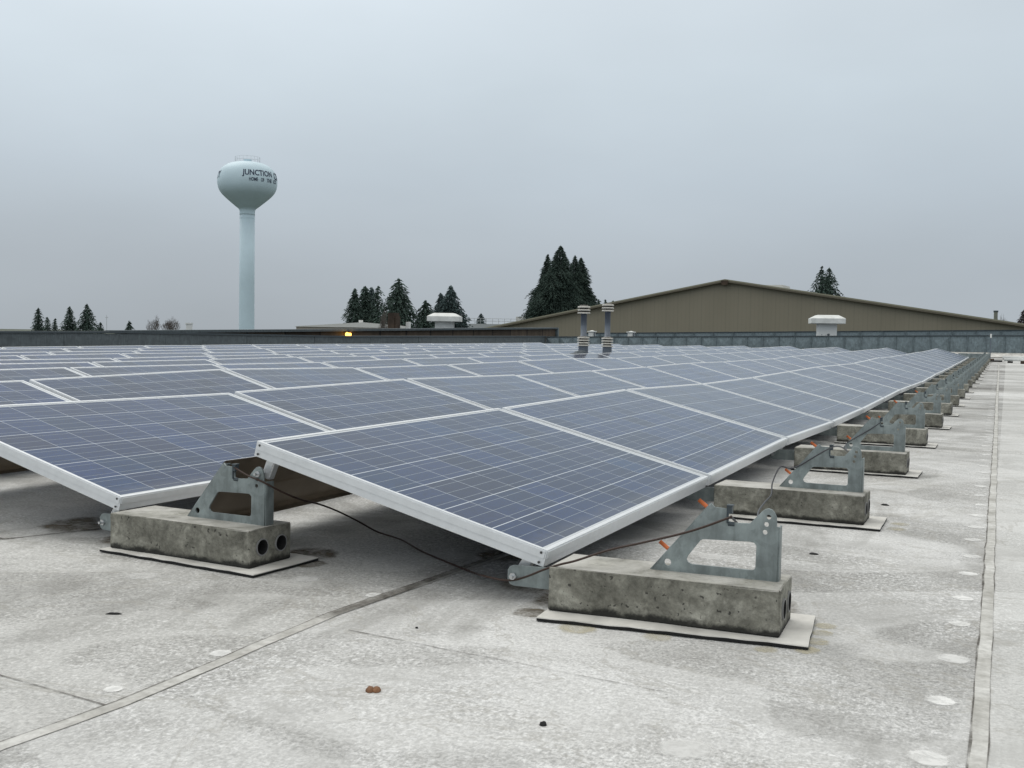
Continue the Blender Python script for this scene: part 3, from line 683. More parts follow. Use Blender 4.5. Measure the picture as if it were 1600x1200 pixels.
# ------------------------------------------------------------------ parapets of this roof
# back wall, parallel to the rows
def back_wall():
    root = empty('parapet_wall', (-17, 16, 0), 0, 'long dark grey parapet wall behind the panel rows on the left', 'wall')
    prof = [(-7, .50), (12.4, .56), (15.4, .59), (24.6, .545), (40, .64)]
    bm = new_bm(); rr = random.Random(1)
    y = -7.
    top = lambda y: lerp([p[0] for p in prof], [p[1] for p in prof], y)
    while y < 40:
        y2 = min(40, y + 3.0); o = rr.uniform(-.004, .004)
        for f in (1,):
            lo = [(-17.2, y + .006, -7.5), (-17 + o, y + .006, -7.5), (-17 + o, y2 - .006, -7.5), (-17.2, y2 - .006, -7.5)]
            tops = [top(y), top(y), top(y2), top(y2)]
            A = [bm.verts.new((a - 17 * 0 + 17, b - 16, c)) for a, b, c in lo]; B = [bm.verts.new((a[0] + 17, a[1] - 16, t)) for a, t in zip(lo, tops)]
            bm.faces.new(B)
            for k in range(4): bm.faces.new((A[k], A[(k + 1) % 4], B[(k + 1) % 4], B[k]))
        y = y2
    mesh_obj('sheet_cladding', bm, M['sheet_dark'], root)
    bm = new_bm(); ysamp = [-7, 12.4, 15.4, 24.6, 40]
    for a, b in zip(ysamp, ysamp[1:]):
        c = [(-.24, a - 16, top(a) + .002), (.03, a - 16, top(a) + .002), (.03, b - 16, top(b) + .002), (-.24, b - 16, top(b) + .002)]
        A = [bm.verts.new(p) for p in c]; B = [bm.verts.new((p[0], p[1], p[2] + .045)) for p in c]
        bm.faces.new(B); bm.faces.new(list(reversed(A)))
        for k in range(4): bm.faces.new((A[k], A[(k + 1) % 4], B[(k + 1) % 4], B[k]))
    mesh_obj('cap_flashing', bm, M['cap'], root)
back_wall()
# end wall, square to the rows
def sheet_wall(name, label, Y, x0, x1, ztop, th, pitch, mat, capmat, zbot=-7.5, caph=.035):
    root = empty(name, (x0, Y, 0), 0, label, 'wall'); rr = random.Random(int(Y)); bm = new_bm(); x = x0
    while x < x1:
        x2 = min(x1, x + pitch); t = ztop((x + x2) / 2); d = rr.uniform(-.006, .006)
        # cross-broken sheet: four facets meeting at a shallow point
        c = Vector(((x + x2) / 2 - x0, d - .055, (t + 0) / 2 + .05)); q = [Vector((x + .01 - x0, d, zbot)), Vector((x2 - .01 - x0, d, zbot)), Vector((x2 - .01 - x0, d, t)), Vector((x + .01 - x0, d, t))]
        mid = [Vector((q[0].x, d, .12)), Vector((q[1].x, d, .12))]
        vs = [bm.verts.new(v) for v in (mid[0], mid[1], q[2], q[3])]; vc = bm.verts.new(c)
        for k in range(4): bm.faces.new((vs[k], vs[(k + 1) % 4], vc))
        b0, b1 = bm.verts.new(q[0]), bm.verts.new(q[1]); bm.faces.new((b0, b1, vs[1], vs[0]))
        # standing seam
        box(bm, (x2 - .012 - x0, d - .030, zbot), (x2 + .012 - x0, .02, t - .003))
        x = x2
    mesh_obj('sheet_cladding', bm, mat, root)
    bm = new_bm(); n = 12
    for k in range(n):
        a, b = x0 + (x1 - x0) * k / n, x0 + (x1 - x0) * (k + 1) / n
        c = [(a - x0, -.05, ztop(a) - .004), (b - x0, -.05, ztop(b) - .004), (b - x0, th, ztop(b) - .004), (a - x0, th, ztop(a) - .004)]
        A = [bm.verts.new(p) for p in c]; B = [bm.verts.new((p[0], p[1], p[2] + caph)) for p in c]
        bm.faces.new(B); bm.faces.new(list(reversed(A)))
        for k2 in range(4): bm.faces.new((A[k2], A[(k2 + 1) % 4], B[(k2 + 1) % 4], B[k2]))
    mesh_obj('cap_flashing', bm, capmat, root)
    bm = new_bm(); box(bm, (0, .03, zbot), (x1 - x0, th - .01, min(ztop(x0), ztop(x1)) - .02)); mesh_obj('wall_core', bm, M['sheet_dark'], root)
    return root
sheet_wall('parapet_wall', 'blue grey sheet metal parapet across the far end of the roof', 40, -16.99, 9, lambda x: lerp([-16.55, -10.06, 1.61, 9], [.64, .76, .985, 1.10], x), .25, .62, M['sheet'], M['cap'])
sheet_wall('parapet_wall', 'pale blue grey parapet further back, below the tan gabled building', 50, -19.2, 12, lambda x: lerp([-20, 2, 12], [.83, 1.30, 1.5], x), .25, 1.0, M['sheet'], M['cap'])

# rear roofs between the parapets
bm = new_bm(); quad(bm, [(-18.9, 40.25, .35), (12, 40.25, .35), (12, 49.9, .35), (-18.9, 49.9, .35)]); tag(mesh_obj('rear_roof', bm, M['darkroof']), kind='structure')

# raised brown-boarded section at the back left
def raised():
    root = empty('raised_roof_section', (-19, 17, 0), 0, 'raised dark brown boarded wall with grey cap behind the left parapet', 'wall')
    ys_ = [17.4, 25.44, 45.9]; zs = [.575, .70, 1.035]
    bm = new_bm()
    for (a, za), (b, zb) in zip(zip(ys_, zs), list(zip(ys_, zs))[1:]):
        quad(bm, [(0, a - 17, -2), (0, b - 17, -2), (0, b - 17, zb), (0, a - 17, za)])
    mesh_obj('board_wall', bm, M['boards'], root)
    bm = new_bm()
    for (a, za), (b, zb) in zip(zip(ys_, zs), list(zip(ys_, zs))[1:]):
        c = [(-.3, a - 17, za), (.12, a - 17, za), (.12, b - 17, zb), (-.3, b - 17, zb)]
        A = [bm.verts.new(p) for p in c]; B = [bm.verts.new((p[0], p[1], p[2] + .075)) for p in c]
        bm.faces.new(B); bm.faces.new(list(reversed(A)))
        for k in range(4): bm.faces.new((A[k], A[(k + 1) % 4], B[(k + 1) % 4], B[k]))
    mesh_obj('cap_flashing', bm, M['sheet_dark'], root)
    bm = new_bm(); box(bm, (-.3, 28.92, -2), (.12, 29.04, 1.10)); mesh_obj('corner_post', bm, M['sheet'], root)
    bm = new_bm(); quad(bm, [(-.3, .4, .56), (-.3, 28.9, 1.02), (-16, 28.9, .62), (-16, .4, .2)]); quad(bm, [(-16, .4, -7.5), (-16, 28.9, -7.5), (-16, 28.9, .62), (-16, .4, .2)]); quad(bm, [(0, 28.93, -7.5), (-16, 28.93, -7.5), (-16, 28.93, .6), (-.3, 28.93, 1.01)])
    mesh_obj('felt_roof', bm, M['darkroof'], root)
raised()

# amber wall lamp
def wall_lamp():
    root = empty('wall_lamp', (-18.99, 27.57, .63), 0, 'lit amber lamp glowing on the dark brown wall', 'lamp')
    bm = new_bm(); bmesh.ops.create_icosphere(bm, subdivisions=3, radius=.115)
    for v in bm.verts: v.co = Vector((v.co.x * .7 + .12, v.co.y * 1.25, v.co.z * .72))
    mesh_obj('globe', bm, M['lamp'], root, True)
    bm = new_bm(); box(bm, (0, -.07, .05), (.22, .07, .115)); box(bm, (0, -.05, -.09), (.05, .05, .05)); mesh_obj('housing', bm, M['rust'], root)
    ld = bpy.data.lights.new('lamp_light', 'POINT'); ld.energy = 4; ld.color = (1, .55, .15); ld.shadow_soft_size = .1
    lo = bpy.data.objects.new('lamp_light', ld); COL.objects.link(lo); lo.parent = root; lo.location = (.4, 0, -.02)
wall_lamp()

# roof exhaust hoods
def hood(loc, rz, w, label, peel):
    root = empty('exhaust_hood', loc, rz, label, 'exhaust hood', 'white exhaust hoods on the rear roofs')
    b = .275 * w
    bm = new_bm(); box(bm, (-b, -b, 0), (b, b, .5 * w + .0)); mesh_obj('curb', bm, M['peel'] if peel else M['white_paint'], root)
    bm = new_bm(); h0 = .5 * w
    rings = [(.5 * w, h0 - .02), (.5 * w, h0 + .14 * w), (.33 * w, h0 + .235 * w), (.30 * w, h0 + .245 * w)]
    vs = [[bm.verts.new((sx * r_, sy * r_, z_)) for sx, sy in ((-1, -1), (1, -1), (1, 1), (-1, 1))] for r_, z_ in rings]
    for A, B in zip(vs, vs[1:]):
        for k in range(4): bm.faces.new((A[k], A[(k + 1) % 4], B[(k + 1) % 4], B[k]))
    bm.faces.new(vs[-1]); bm.faces.new(list(reversed(vs[0])))
    bmesh.ops.bevel(bm, geom=bm.edges[:], offset=.006 * w, segments=2, affect='EDGES')
    mesh_obj('cap', bm, M['white_paint'], root)
def mk_peel():
    t = NT('peeling_white_paint'); n = t.noise(3.2, 5, .6, t.map((1, 1, 1), loc=(1.3, 0, 2)))
    return t.set(t.ramp(n, [(.36, (.09, .10, .11)), (.40, (.70, .71, .70))]), .6)
M['peel'] = mk_peel()
hood((-22.81, 41.58, .55), R(22), 1.50, 'white mushroom shaped exhaust hood behind the brown wall, trees behind it', False)
hood((-6.0, 44.95, .74), R(15), 1.40, 'peeling white exhaust hood in front of the tan gabled building', True)

# small T-topped vents on the rear roof
for k, (x, y, lab) in enumerate(((-15.49, 41.63, 'small white capped vent at the far wall, left of the right louvred stack'), (-13.93, 42.35, 'small white capped vent at the far wall, right of both louvred stacks'))):
    root = empty('capped_vent', (x, y, .46), R(-20), lab, 'roof vent', 'small white vents at the far wall')
    bm = new_bm(); box(bm, (-.11, -.11, 0), (.11, .11, .43)); mesh_obj('duct', bm, M['white_paint'], root)
    bm = new_bm(); box(bm, (-.15, -.15, .432), (.15, .15, .475), 0, .01); tube(bm, [(0, 0, .475), (0, 0, .51)], [.13, .03], 10); mesh_obj('cap', bm, M['white_paint'], root)
    bm = new_bm(); box(bm, (-.17, -.02, 0), (-.135, .02, .43)); box(bm, (.135, -.02, 0), (.17, .02, .43)); mesh_obj('support', bm, M['vent_metal'], root)

# louvred flue stacks standing between the panel rows
def stack(loc, tops, label, lean):
    root = empty('louvred_stack', loc, 0, label, 'flue stack', 'louvred flue stacks between the panel rows'); z0 = loc[2]
    def louvre(zl, zh, n, r):
        bm = new_bm(); p = [(r * .62, zl - z0)]
        for k in range(n):
            a = zl - z0 + (zh - zl) * k / n; s = (zh - zl) / n
            p += [(r * .66, a + .005), (r, a + .06 * s), (r * 1.0, a + .44 * s), (r * .90, a + .58 * s), (r * .66, a + .60 * s)]
        p += [(r * .66, zh - z0 - .003), (r * .05, zh - z0)]
        lathe(bm, p, 28); return bm
    lo0, lo1, hi0, hi1 = tops
    bm = new_bm(); lathe(bm, [(.088, 0), (.088, lo0 - z0 + .01)], 28); mesh_obj('base_pipe', bm, M['vent_metal'], root, False)
    bm = new_bm(); lathe(bm, [(.080, lo0 - z0 + .008), (.080, lo1 - z0 - .01)], 24); mesh_obj('louvre_gap_shade', bm, M['black'], root)  # black cylinder painting the shade between the slats, same for the upper louvre
    bm = new_bm(); lathe(bm, [(.080, hi0 - z0 + .008), (.080, hi1 - z0 - .01)], 24); mesh_obj('louvre_gap_shade', bm, M['black'], root)
    mesh_obj('lower_louvre', louvre(lo0, lo1, 4, .112), M['vent_cap'], root)
    bm = new_bm(); tube(bm, [(0, 0, lo1 - z0 - .01), (lean, 0, hi0 - z0 + .02)], .054, 24); o = mesh_obj('flue_pipe', bm, M['vent_metal'], root, True)
    o = mesh_obj('upper_louvre', louvre(hi0, hi1, 3, .115), M['vent_cap'], root); o.location = (lean, 0, 0)
    bm = new_bm(); lathe(bm, [(.17, 0), (.17, .02), (.10, .05), (.088, .06)], 24); mesh_obj('flashing', bm, M['darkroof'], root)
stack((-5.87, 15.53, -.0), (.525, .705, 1.105, 1.262), 'left louvred flue stack rising between the panel rows', 0)
stack((-5.87, 16.80, -.0), (.505, .70, 1.18, 1.338), 'right and slightly taller louvred flue stack between the panel rows', .0)
bm = new_bm()
for k, (dx, dz, s) in enumerate(((0, .0, .16), (.06, .03, .12), (-.09, -.01, .11))):
    g = bmesh.ops.create_icosphere(bm, subdivisions=2, radius=s)['verts']
    for v in g: v.co = Vector((v.co.x * .6, v.co.y * 1.2, v.co.z * .55)) + Vector((0, dx * 3, dz))
o = mesh_obj('flashing_scrap', bm, M['cap']); o.location = (-5.80, 15.12, .36); tag(o, 'crumpled dark flashing left of the louvred stacks', 'flashing')

# clutter at the far end
def far_end():
    bm = new_bm(); prof = [(39.4, .20), (39.55, .30), (39.97, .36)]
    prev = None
    for x in [-1.2 + .5 * k for k in range(21)]:
        cur = [bm.verts.new((x, y, z)) for y, z in prof]
        if prev:
            for k in range(2): bm.faces.new((prev[k], cur[k], cur[k + 1], prev[k + 1]))
        prev = cur
    tag(mesh_obj('cant_strip', bm, M['padtop']), kind='structure')
    for y, x0, r_, z, lab in ((36.2, .95, .05, .22, 'white pipe lying across the far end of the roof nearer the end wall'), (33.6, 1.0, .045, .16, 'white pipe lying across the roof in front of the other white pipe')):
        root = empty('roof_pipe', (x0, y, roofz(x0, y)), 0, lab, 'pipe', 'white pipes at the far end of the roof')
        bm = new_bm(); tube(bm, [(0, 0, .10), (5, .1, .10)], r_, 12); mesh_obj('pipe', bm, M['white_paint'], root, True)
        for k in range(3):
            bm = new_bm(); box(bm, (.1 + k * 1.6, -.12, 0), (.25 + k * 1.6, .12, .05)); mesh_obj('support', bm, M['black'], root)
    root = empty('pipe_post', (.58, 36, roofz(.58, 36)), 0, 'thin grey post with a white top before the end wall', 'post')
    bm = new_bm(); tube(bm, [(0, 0, 0), (0, 0, .76)], .014, 10); mesh_obj('pole', bm, M['vent_metal'], root)
    bm = new_bm(); tube(bm, [(0, 0, .74), (0, 0, .87)], .026, 12); mesh_obj('white_top', bm, M['white_paint'], root)
    bm = new_bm(); box(bm, (-.12, -.12, 0), (.12, .12, .06)); mesh_obj('foot', bm, M['rust'], root)
    root = empty('steel_rack', (.05, 34.9, roofz(.05, 34.9)), 0, 'low grey steel rack piece over a shadow slab at the end of the block line', 'rack')
    bm = new_bm(); box(bm, (-.4, -.03, .06), (.5, .03, .24)); box(bm, (-.45, -.2, .05), (.55, .2, .08)); mesh_obj('channel', bm, M['galv'], root)
    bm = new_bm(); box(bm, (-.35, -.55, 0), (.9, .1, .04)); mesh_obj('mat', bm, M['black'], root)  # black slab laid in place of the dark shadow at the rack
    bm = new_bm(); box(bm, (-.3, -.05, 0), (.3, .05, .09), 0, .01); o = mesh_obj('rusty_bracket', bm, M['rust']); o.location = (1.75, 32.6, roofz(1.75, 32.6)); tag(o, 'small rusty brown block beside the white pipes at the right edge', 'block')
    bm = new_bm(); tube(bm, [(0, 0, 0), (0, 0, .45)], .12, 16); tube(bm, [(0, 0, .45), (0, 0, .5)], .14, 16); o = mesh_obj('vent_stub', bm, M['white_paint']); o.location = (-26.7, 28.74, .45); tag(o, 'short white vent stub above the left parapet near the bare trees', 'vent')
    bm = new_bm(); box(bm, (-.2, -.2, 0), (.12, .2, .70)); box(bm, (.124, -.17, 0), (.2, .15, .56)); o = mesh_obj('rusty_duct', bm, M['rust']); o.location = (-22.35, 36.28, .85); tag(o, 'rusty dark brown square duct standing behind the brown wall', 'duct')
    bm = new_bm(); box(bm, (-.08, -.08, 0), (.08, .08, .3), 0, .01); o = mesh_obj('white_box', bm, M['white_paint']); o.location = (-22.0, 36.85, .88); tag(o, 'small white box beside the rusty square duct', 'box')
far_end()

# ------------------------------------------------------------------ far buildings
def tan_building():
    ph = 0; pk = Vector((-17.68, 75, 4.915))
    root = empty('gabled_building', (pk.x, pk.y, -7.5), ph, 'large tan ribbed metal building with a low gable', 'building')
    H = pk.z + 7.5; hw = 25.; SLP = {-1: .194, 1: .153}
    bm = new_bm()
    f = bm.faces.new([bm.verts.new(p) for p in ((-hw, 0, 0), (hw, 0, 0), (hw, 0, H - SLP[1] * hw), (0, 0, H), (-hw, 0, H - SLP[-1] * hw))])
    g = bmesh.ops.extrude_face_region(bm, geom=[f])['geom']
    for v in [x for x in g if isinstance(x, bmesh.types.BMVert)]: v.co.y += 40
    mesh_obj('wall', bm, M['siding'], root)
    for s in (-1, 1):
        sl_ = SLP[s]
        bm = new_bm(); a, b = (0, H), (s * (hw + .3), H - sl_ * (hw + .3))
        v = [(a[0], -.35, a[1] + .02), (b[0], -.35, b[1] + .02), (b[0], 40.3, b[1] + .02), (a[0], 40.3, a[1] + .02)]
        A = [bm.verts.new(p) for p in v]; B = [bm.verts.new((p[0], p[1], p[2] + .09)) for p in v]
        bm.faces.new(A); bm.faces.new(B)
        for k in range(4): bm.faces.new((A[k], A[(k + 1) % 4], B[(k + 1) % 4], B[k]))
        mesh_obj('roof', bm, M['trim'], root)
        bm = new_bm(); v = [(a[0], -.38, a[1] - .10), (b[0], -.38, b[1] - .10), (b[0], -.38, b[1] + .02), (a[0], -.38, a[1] + .02)]
        A = [bm.verts.new(p) for p in v]; B = [bm.verts.new((p[0], -.02, p[2])) for p in v]
        bm.faces.new(A); bm.faces.new(list(reversed(B)))
        for k in range(4): bm.faces.new((A[k], A[(k + 1) % 4], B[(k + 1) % 4], B[k]))
        mesh_obj('eave_trim', bm, M['trim2'], root)
    bm = new_bm(); box(bm, (-.25, -.42, H - .32), (.25, -.36, H + .02)); mesh_obj('ridge_bracket', bm, M['rust'], root)
    bm = new_bm(); box(bm, (.8, 9, H - .35), (2.4, 12, H + .14)); mesh_obj('ridge_vent', bm, M['pale_roof'], root)
M['trim2'] = simple('dark_eave', (.13, .115, .085), .6)
tan_building()
# pale building behind the brown wall
root = empty('pale_building', (-65.66, 98.98, -7.5), R(28), 'low pale building with a light shallow roof behind the brown wall', 'building')
bm = new_bm(); box(bm, (-6.2, 0, 0), (4.6, 9, 8.75)); mesh_obj('wall', bm, M['pale_wall'], root)
bm = new_bm()
for a, b in (((-6.4, 8.78), (1.2, 9.35)), ((1.2, 9.35), (6, 9.0))):
    quad(bm, [(a[0], -.2, a[1]), (b[0], -.2, b[1]), (b[0], 9.2, b[1]), (a[0], 9.2, a[1])]); quad(bm, [(a[0], -.2, 8.755), (b[0], -.2, 8.755), (b[0], -.2, b[1]), (a[0], -.2, a[1])])
mesh_obj('roof', bm, M['pale_roof'], root)
bm = new_bm(); tube(bm, [(.9, 1, 9.3), (.9, 1, 9.6)], .25, 10); mesh_obj('roof_vent', bm, M['pale_roof'], root)
# low far building with rooftop units
root = empty('distant_building', (-91.5, 197.5, -7.5), R(25), 'distant low building with pale rooftop units left of the tan gable', 'building')
bm = new_bm(); box(bm, (-9, 0, 0), (14, 14, 10.4)); mesh_obj('wall', bm, M['far_grey'], root)
for x, w, h in ((.8, 1.9, 1.6), (6, 4, .7), (9.5, 1.6, .9)):
    bm = new_bm(); box(bm, (x, 1, 10.42), (x + w, 4, 10.42 + h)); mesh_obj('rooftop_unit', bm, M['pale_roof'], root)
bm = new_bm()
for z in (11.0, 11.5): tube(bm, [(-9, .2, z), (1, .2, z)], .04, 5)
for k in range(9): tube(bm, [(-9 + k * 1.25, .2, 10.4), (-9 + k * 1.25, .2, 11.5)], .04, 5)
mesh_obj('railing', bm, M['far_grey'], root)
root = empty('metal_chimney', (.12, 96.36, -7.5), 0, 'slim steel chimney behind the right slope of the tan building', 'chimney')
bm = new_bm(); tube(bm, [(0, 0, 0), (0, 0, 10.8)], .15, 16); mesh_obj('pipe', bm, M['cap_light'], root, True)
bm = new_bm(); tube(bm, [(0, 0, 10.8), (0, 0, 10.95)], .19, 16); mesh_obj('cap', bm, M['cap'], root)
root = empty('mast', (-151.84, 147.51, -7.5), 0, 'very thin mast right of the left fir group', 'mast')
bm = new_bm(); tube(bm, [(0, 0, 0), (0, 0, 10.7)], [.07, .03], 6); mesh_obj('pole', bm, M['far_grey'], root)
bm = new_bm(); tube(bm, [(-.3, 0, 10.2), (.3, 0, 10.2)], .05, 6); mesh_obj('antenna', bm, M['far_grey'], root)

# ------------------------------------------------------------------ water tower
def water_tower():
    K = 265 / 1672.1; T0 = Vector((-170.6, 211.5, 0)); zc = 37.03            # zc: bulb height in the middle (pixel row 287)
    root = empty('water_tower', (T0.x, T0.y, -7.5), 0, 'pale aqua water tower with a bulb tank lettered JUNCTION CITY', 'water tower')
    Z = lambda y: zc + (287 - y) * K * 1.0 + 7.5
    prof = [(11.8, 336), (11.8, 330), (13.6, 326.4), (18, 323), (25.6, 316.7), (33, 310.3), (39, 304.3), (42.3, 299.5), (44.5, 294), (45.5, 287.5), (45.3, 281), (43.8, 274), (41, 268), (36.5, 263), (30, 258.8), (22, 256), (12, 254.6), (.3, 254.1)]
    prof = [(r * K, Z(y)) for r, y in prof]
    fine = []
    for i in range(len(prof) - 1):
        for k in range(3):
            t = k / 3; a = prof[max(i - 1, 0)]; b = prof[i]; c = prof[i + 1]; d = prof[min(i + 2, len(prof) - 1)]
            fine.append(tuple(.5 * ((2 * b[q]) + (c[q] - a[q]) * t + (2 * a[q] - 5 * b[q] + 4 * c[q] - d[q]) * t * t + (3 * b[q] - a[q] - 3 * c[q] + d[q]) * t ** 3) for q in (0, 1)))
    fine.append(prof[-1]); fine = [(max(.02, r), z) for r, z in fine]
    bm = new_bm(); lathe(bm, fine, 72); tank = mesh_obj('tank', bm, M['tower'], root, True)
    bm = new_bm(); lathe(bm, [(14 * K, 0), (11.9 * K, 6), (11.6 * K, 20), (11.6 * K, Z(336))], 48); mesh_obj('column', bm, M['tower'], root, True)
    bm = new_bm()
    for yq in (342,): lathe(bm, [(11.6 * K, Z(yq)), (11.75 * K, Z(yq) + .02), (11.75 * K, Z(yq) + .12), (11.6 * K, Z(yq) + .14)], 48)
    mesh_obj('weld_band', bm, M['tower'], root)
    bm = new_bm(); n = 20; rr_ = 19 * K; zt = Z(256.5); zr = Z(247)
    for k in range(n):
        a = 2 * math.pi * k / n; tube(bm, [(rr_ * math.cos(a), rr_ * math.sin(a), zt), (rr_ * math.cos(a), rr_ * math.sin(a), zr)], .018, 5)
    for z in (zr, (zt + zr) / 2): tube(bm, [(rr_ * math.cos(2 * math.pi * k / 40), rr_ * math.sin(2 * math.pi * k / 40), z) for k in range(41)], .02, 5, False)
    mesh_obj('railing', bm, M['far_grey'], root)
    bm = new_bm(); lathe(bm, [(6 * K, Z(255)), (6 * K, Z(251)), (1, Z(250.5))], 16); mesh_obj('hatch', bm, M['tower'], root)
    bm = new_bm(); box(bm, (-11.8 * K - .35, -.3, Z(341)), (-11.8 * K + .02, .3, Z(338))); o = mesh_obj('lamp_box', bm, M['cap'], root); o.rotation_euler = (0, 0, R(-39))
    # lettering wrapped round the tank
    rad = lambda z: lerp([p[1] for p in fine[9:]], [p[0] for p in fine[9:]], z)
    view = math.atan2(CAM.y - T0.y, CAM.x - T0.x)
    def text(body, size, y_px, th0, th1):
        cu = bpy.data.curves.new('t', 'FONT'); cu.body = body; cu.size = 1; cu.resolution_u = 3; cu.offset = .02
        o = bpy.data.objects.new('t', cu); COL.objects.link(o); bpy.context.view_layer.update()
        me = bpy.data.meshes.new_from_object(o.evaluated_get(bpy.context.evaluated_depsgraph_get())); bpy.data.objects.remove(o)
        bm = new_bm(); bm.from_mesh(me)
        for _ in range(2): bmesh.ops.subdivide_edges(bm, edges=[e for e in bm.edges if e.calc_length() > .12], cuts=1)
        bmesh.ops.triangulate(bm, faces=bm.faces[:])
        xs_ = [v.co.x for v in bm.verts]; yv = [v.co.y for v in bm.verts]; x0_, x1_ = min(xs_), max(xs_); y0_, y1_ = min(yv), max(yv)
        for v in bm.verts:
            th = R(th0 + (th1 - th0) * (v.co.x - x0_) / (x1_ - x0_)); z = Z(y_px) + (v.co.y - y0_) / (y1_ - y0_) * size
            r_ = rad(z) + .05; a = view + th; v.co = Vector((r_ * math.cos(a), r_ * math.sin(a), z))
        bmesh.ops.recalc_face_normals(bm, faces=bm.faces[:])
        me2 = bpy.data.meshes.new('lettering'); bm.to_mesh(me2); bm.free()
        return link_mesh('lettering', me2, M['letter'], root)
    text('JUNCTION', 11.6 * K, 282.6, -10, 54)
    text('CITY', 11.6 * K, 282.6, 62, 96)
    text('HOME', 5.6 * K, 288.6, 3, 20)
    text('OF', 5.6 * K, 288.6, 26, 33)
    text('THE', 5.6 * K, 288.6, 39, 52)
    text('CO', 5.6 * K, 288.6, 58, 70)
    text('JUNCTION', 11.6 * K, 282.6, -172, -108)
    text('CITY', 11.6 * K, 282.6, -98, -64)
water_tower()

# ------------------------------------------------------------------ trees
def conifer(name, x_px, y_top, hw_px, y_w, D, mat, label, cat='tree', seed=1, droop=.35, dens=1., base_r=None, power=.85, group=None, gap=.0, lean=0., start=.0, ls=.72):
    """x_px/y_top: where the tip shows; hw_px: crown half-width at row y_w; D: distance along the view axis"""
    d = fw + rt * ((x_px - 800) / 1672.1) - up * ((y_top - 600) / 1672.1); tip = CAM + d * D
    H = tip.z + 7.5; k = D / 1672.1; rw = hw_px * k * 1.28; hw_h = (y_w - y_top) * k
    rr = random.Random(seed)
    root = empty(name, (tip.x, tip.y, -7.5), rr.uniform(0, 6), label, cat, group)
    radius = lambda t: rw * (max(t, 0) / hw_h) ** power if t < hw_h else rw * (1 + .25 * (t - hw_h) / hw_h)     # t metres below the tip
    bm = new_bm(); tube(bm, [(0, 0, 0), (.05, 0, H * .5), (0, 0, H - .3)], [max(.18, H * .014), H * .009, .02], 8); mesh_obj('trunk', bm, M['bark'], root)
    verts, faces = [], []
    def leaf(c, dirv, s, w):
        dv = dirv.normalized(); sd_ = dv.cross(Vector((0, 0, 1)))
        if sd_.length < .1: sd_ = Vector((1, 0, 0))
        sd_.normalize(); sd_ = (sd_ * rr.uniform(-.7, .7) + Vector((rr.uniform(-.3, .3), rr.uniform(-.3, .3), rr.uniform(.4, 1)))).normalized()
        i = len(verts); verts.extend([c - dv * s * .4 - sd_ * w * .3, c - dv * s * .2 + sd_ * w * .5, c + dv * s * .7 + Vector((0, 0, -.12 * s)), c - sd_ * w * .55 + dv * s * .1]); faces.append((i, i + 1, i + 2, i + 3))
    dens *= 1.45; t = .15; step0 = .30 / dens; ph = [rr.uniform(0, 6.28) for _ in range(4)]
    while t < H - 1.4:
        r_ = radius(t); nb = max(3, int(4 + r_ * 2.0 * dens))
        a0 = rr.uniform(0, 6.28)
        whorl = rr.uniform(.78, 1.08)
        for b in range(nb):
            if rr.random() < gap: continue
            a = a0 + 6.283 * b / nb + rr.uniform(-.35, .35); Lb = r_ * whorl * rr.uniform(.62, 1.12) * (1 + .16 * math.sin(2 * a + ph[0] + t * .9) + .12 * math.sin(3 * a + ph[1] - t * 1.7)); z0 = H - t + rr.uniform(-.12, .12)
            n = max(2, int(Lb / (.26 / dens ** .5)))
            for q in range(n + 1):
                s = (q + rr.random()) / (n + 1)
                if s < start: continue
                x = Lb * s; z = z0 + .22 * Lb * s * (1 - s) * 2 - droop * Lb * s * s
                c = Vector((math.cos(a) * x, math.sin(a) * x, z)) + Vector((rr.uniform(-.12, .12), rr.uniform(-.12, .12), rr.uniform(-.1, .06)))
                side = rr.choice((-1, 1)) * rr.uniform(.2, .9)
                dv = Vector((math.cos(a + side), math.sin(a + side), -.35 - droop * .6 * s))
                leaf(c, dv, ls * rr.uniform(.40, .75) * (.7 + .4 * (1 - s)), ls * rr.uniform(.20, .40))
            c = Vector((math.cos(a) * Lb, math.sin(a) * Lb, z0 - droop * Lb)); leaf(c, Vector((math.cos(a), math.sin(a), -.3)), .5, .14)
        t += step0 * rr.uniform(.8, 1.25) * (1 + .5 * t / H)
    # leader
    for q in range(5): leaf(Vector((rr.uniform(-.05, .05), rr.uniform(-.05, .05), H - .1 * q)), Vector((rr.uniform(-.6, .6), rr.uniform(-.6, .6), .8)), .3, .10)
    me = bpy.data.meshes.new('crown'); me.from_pydata(verts, [], faces); link_mesh('crown', me, M[mat], root)
    return root
G1, G2, G3 = 'firs at the left end of the skyline', 'firs behind the pale building', 'tall sequoias behind the tan building'
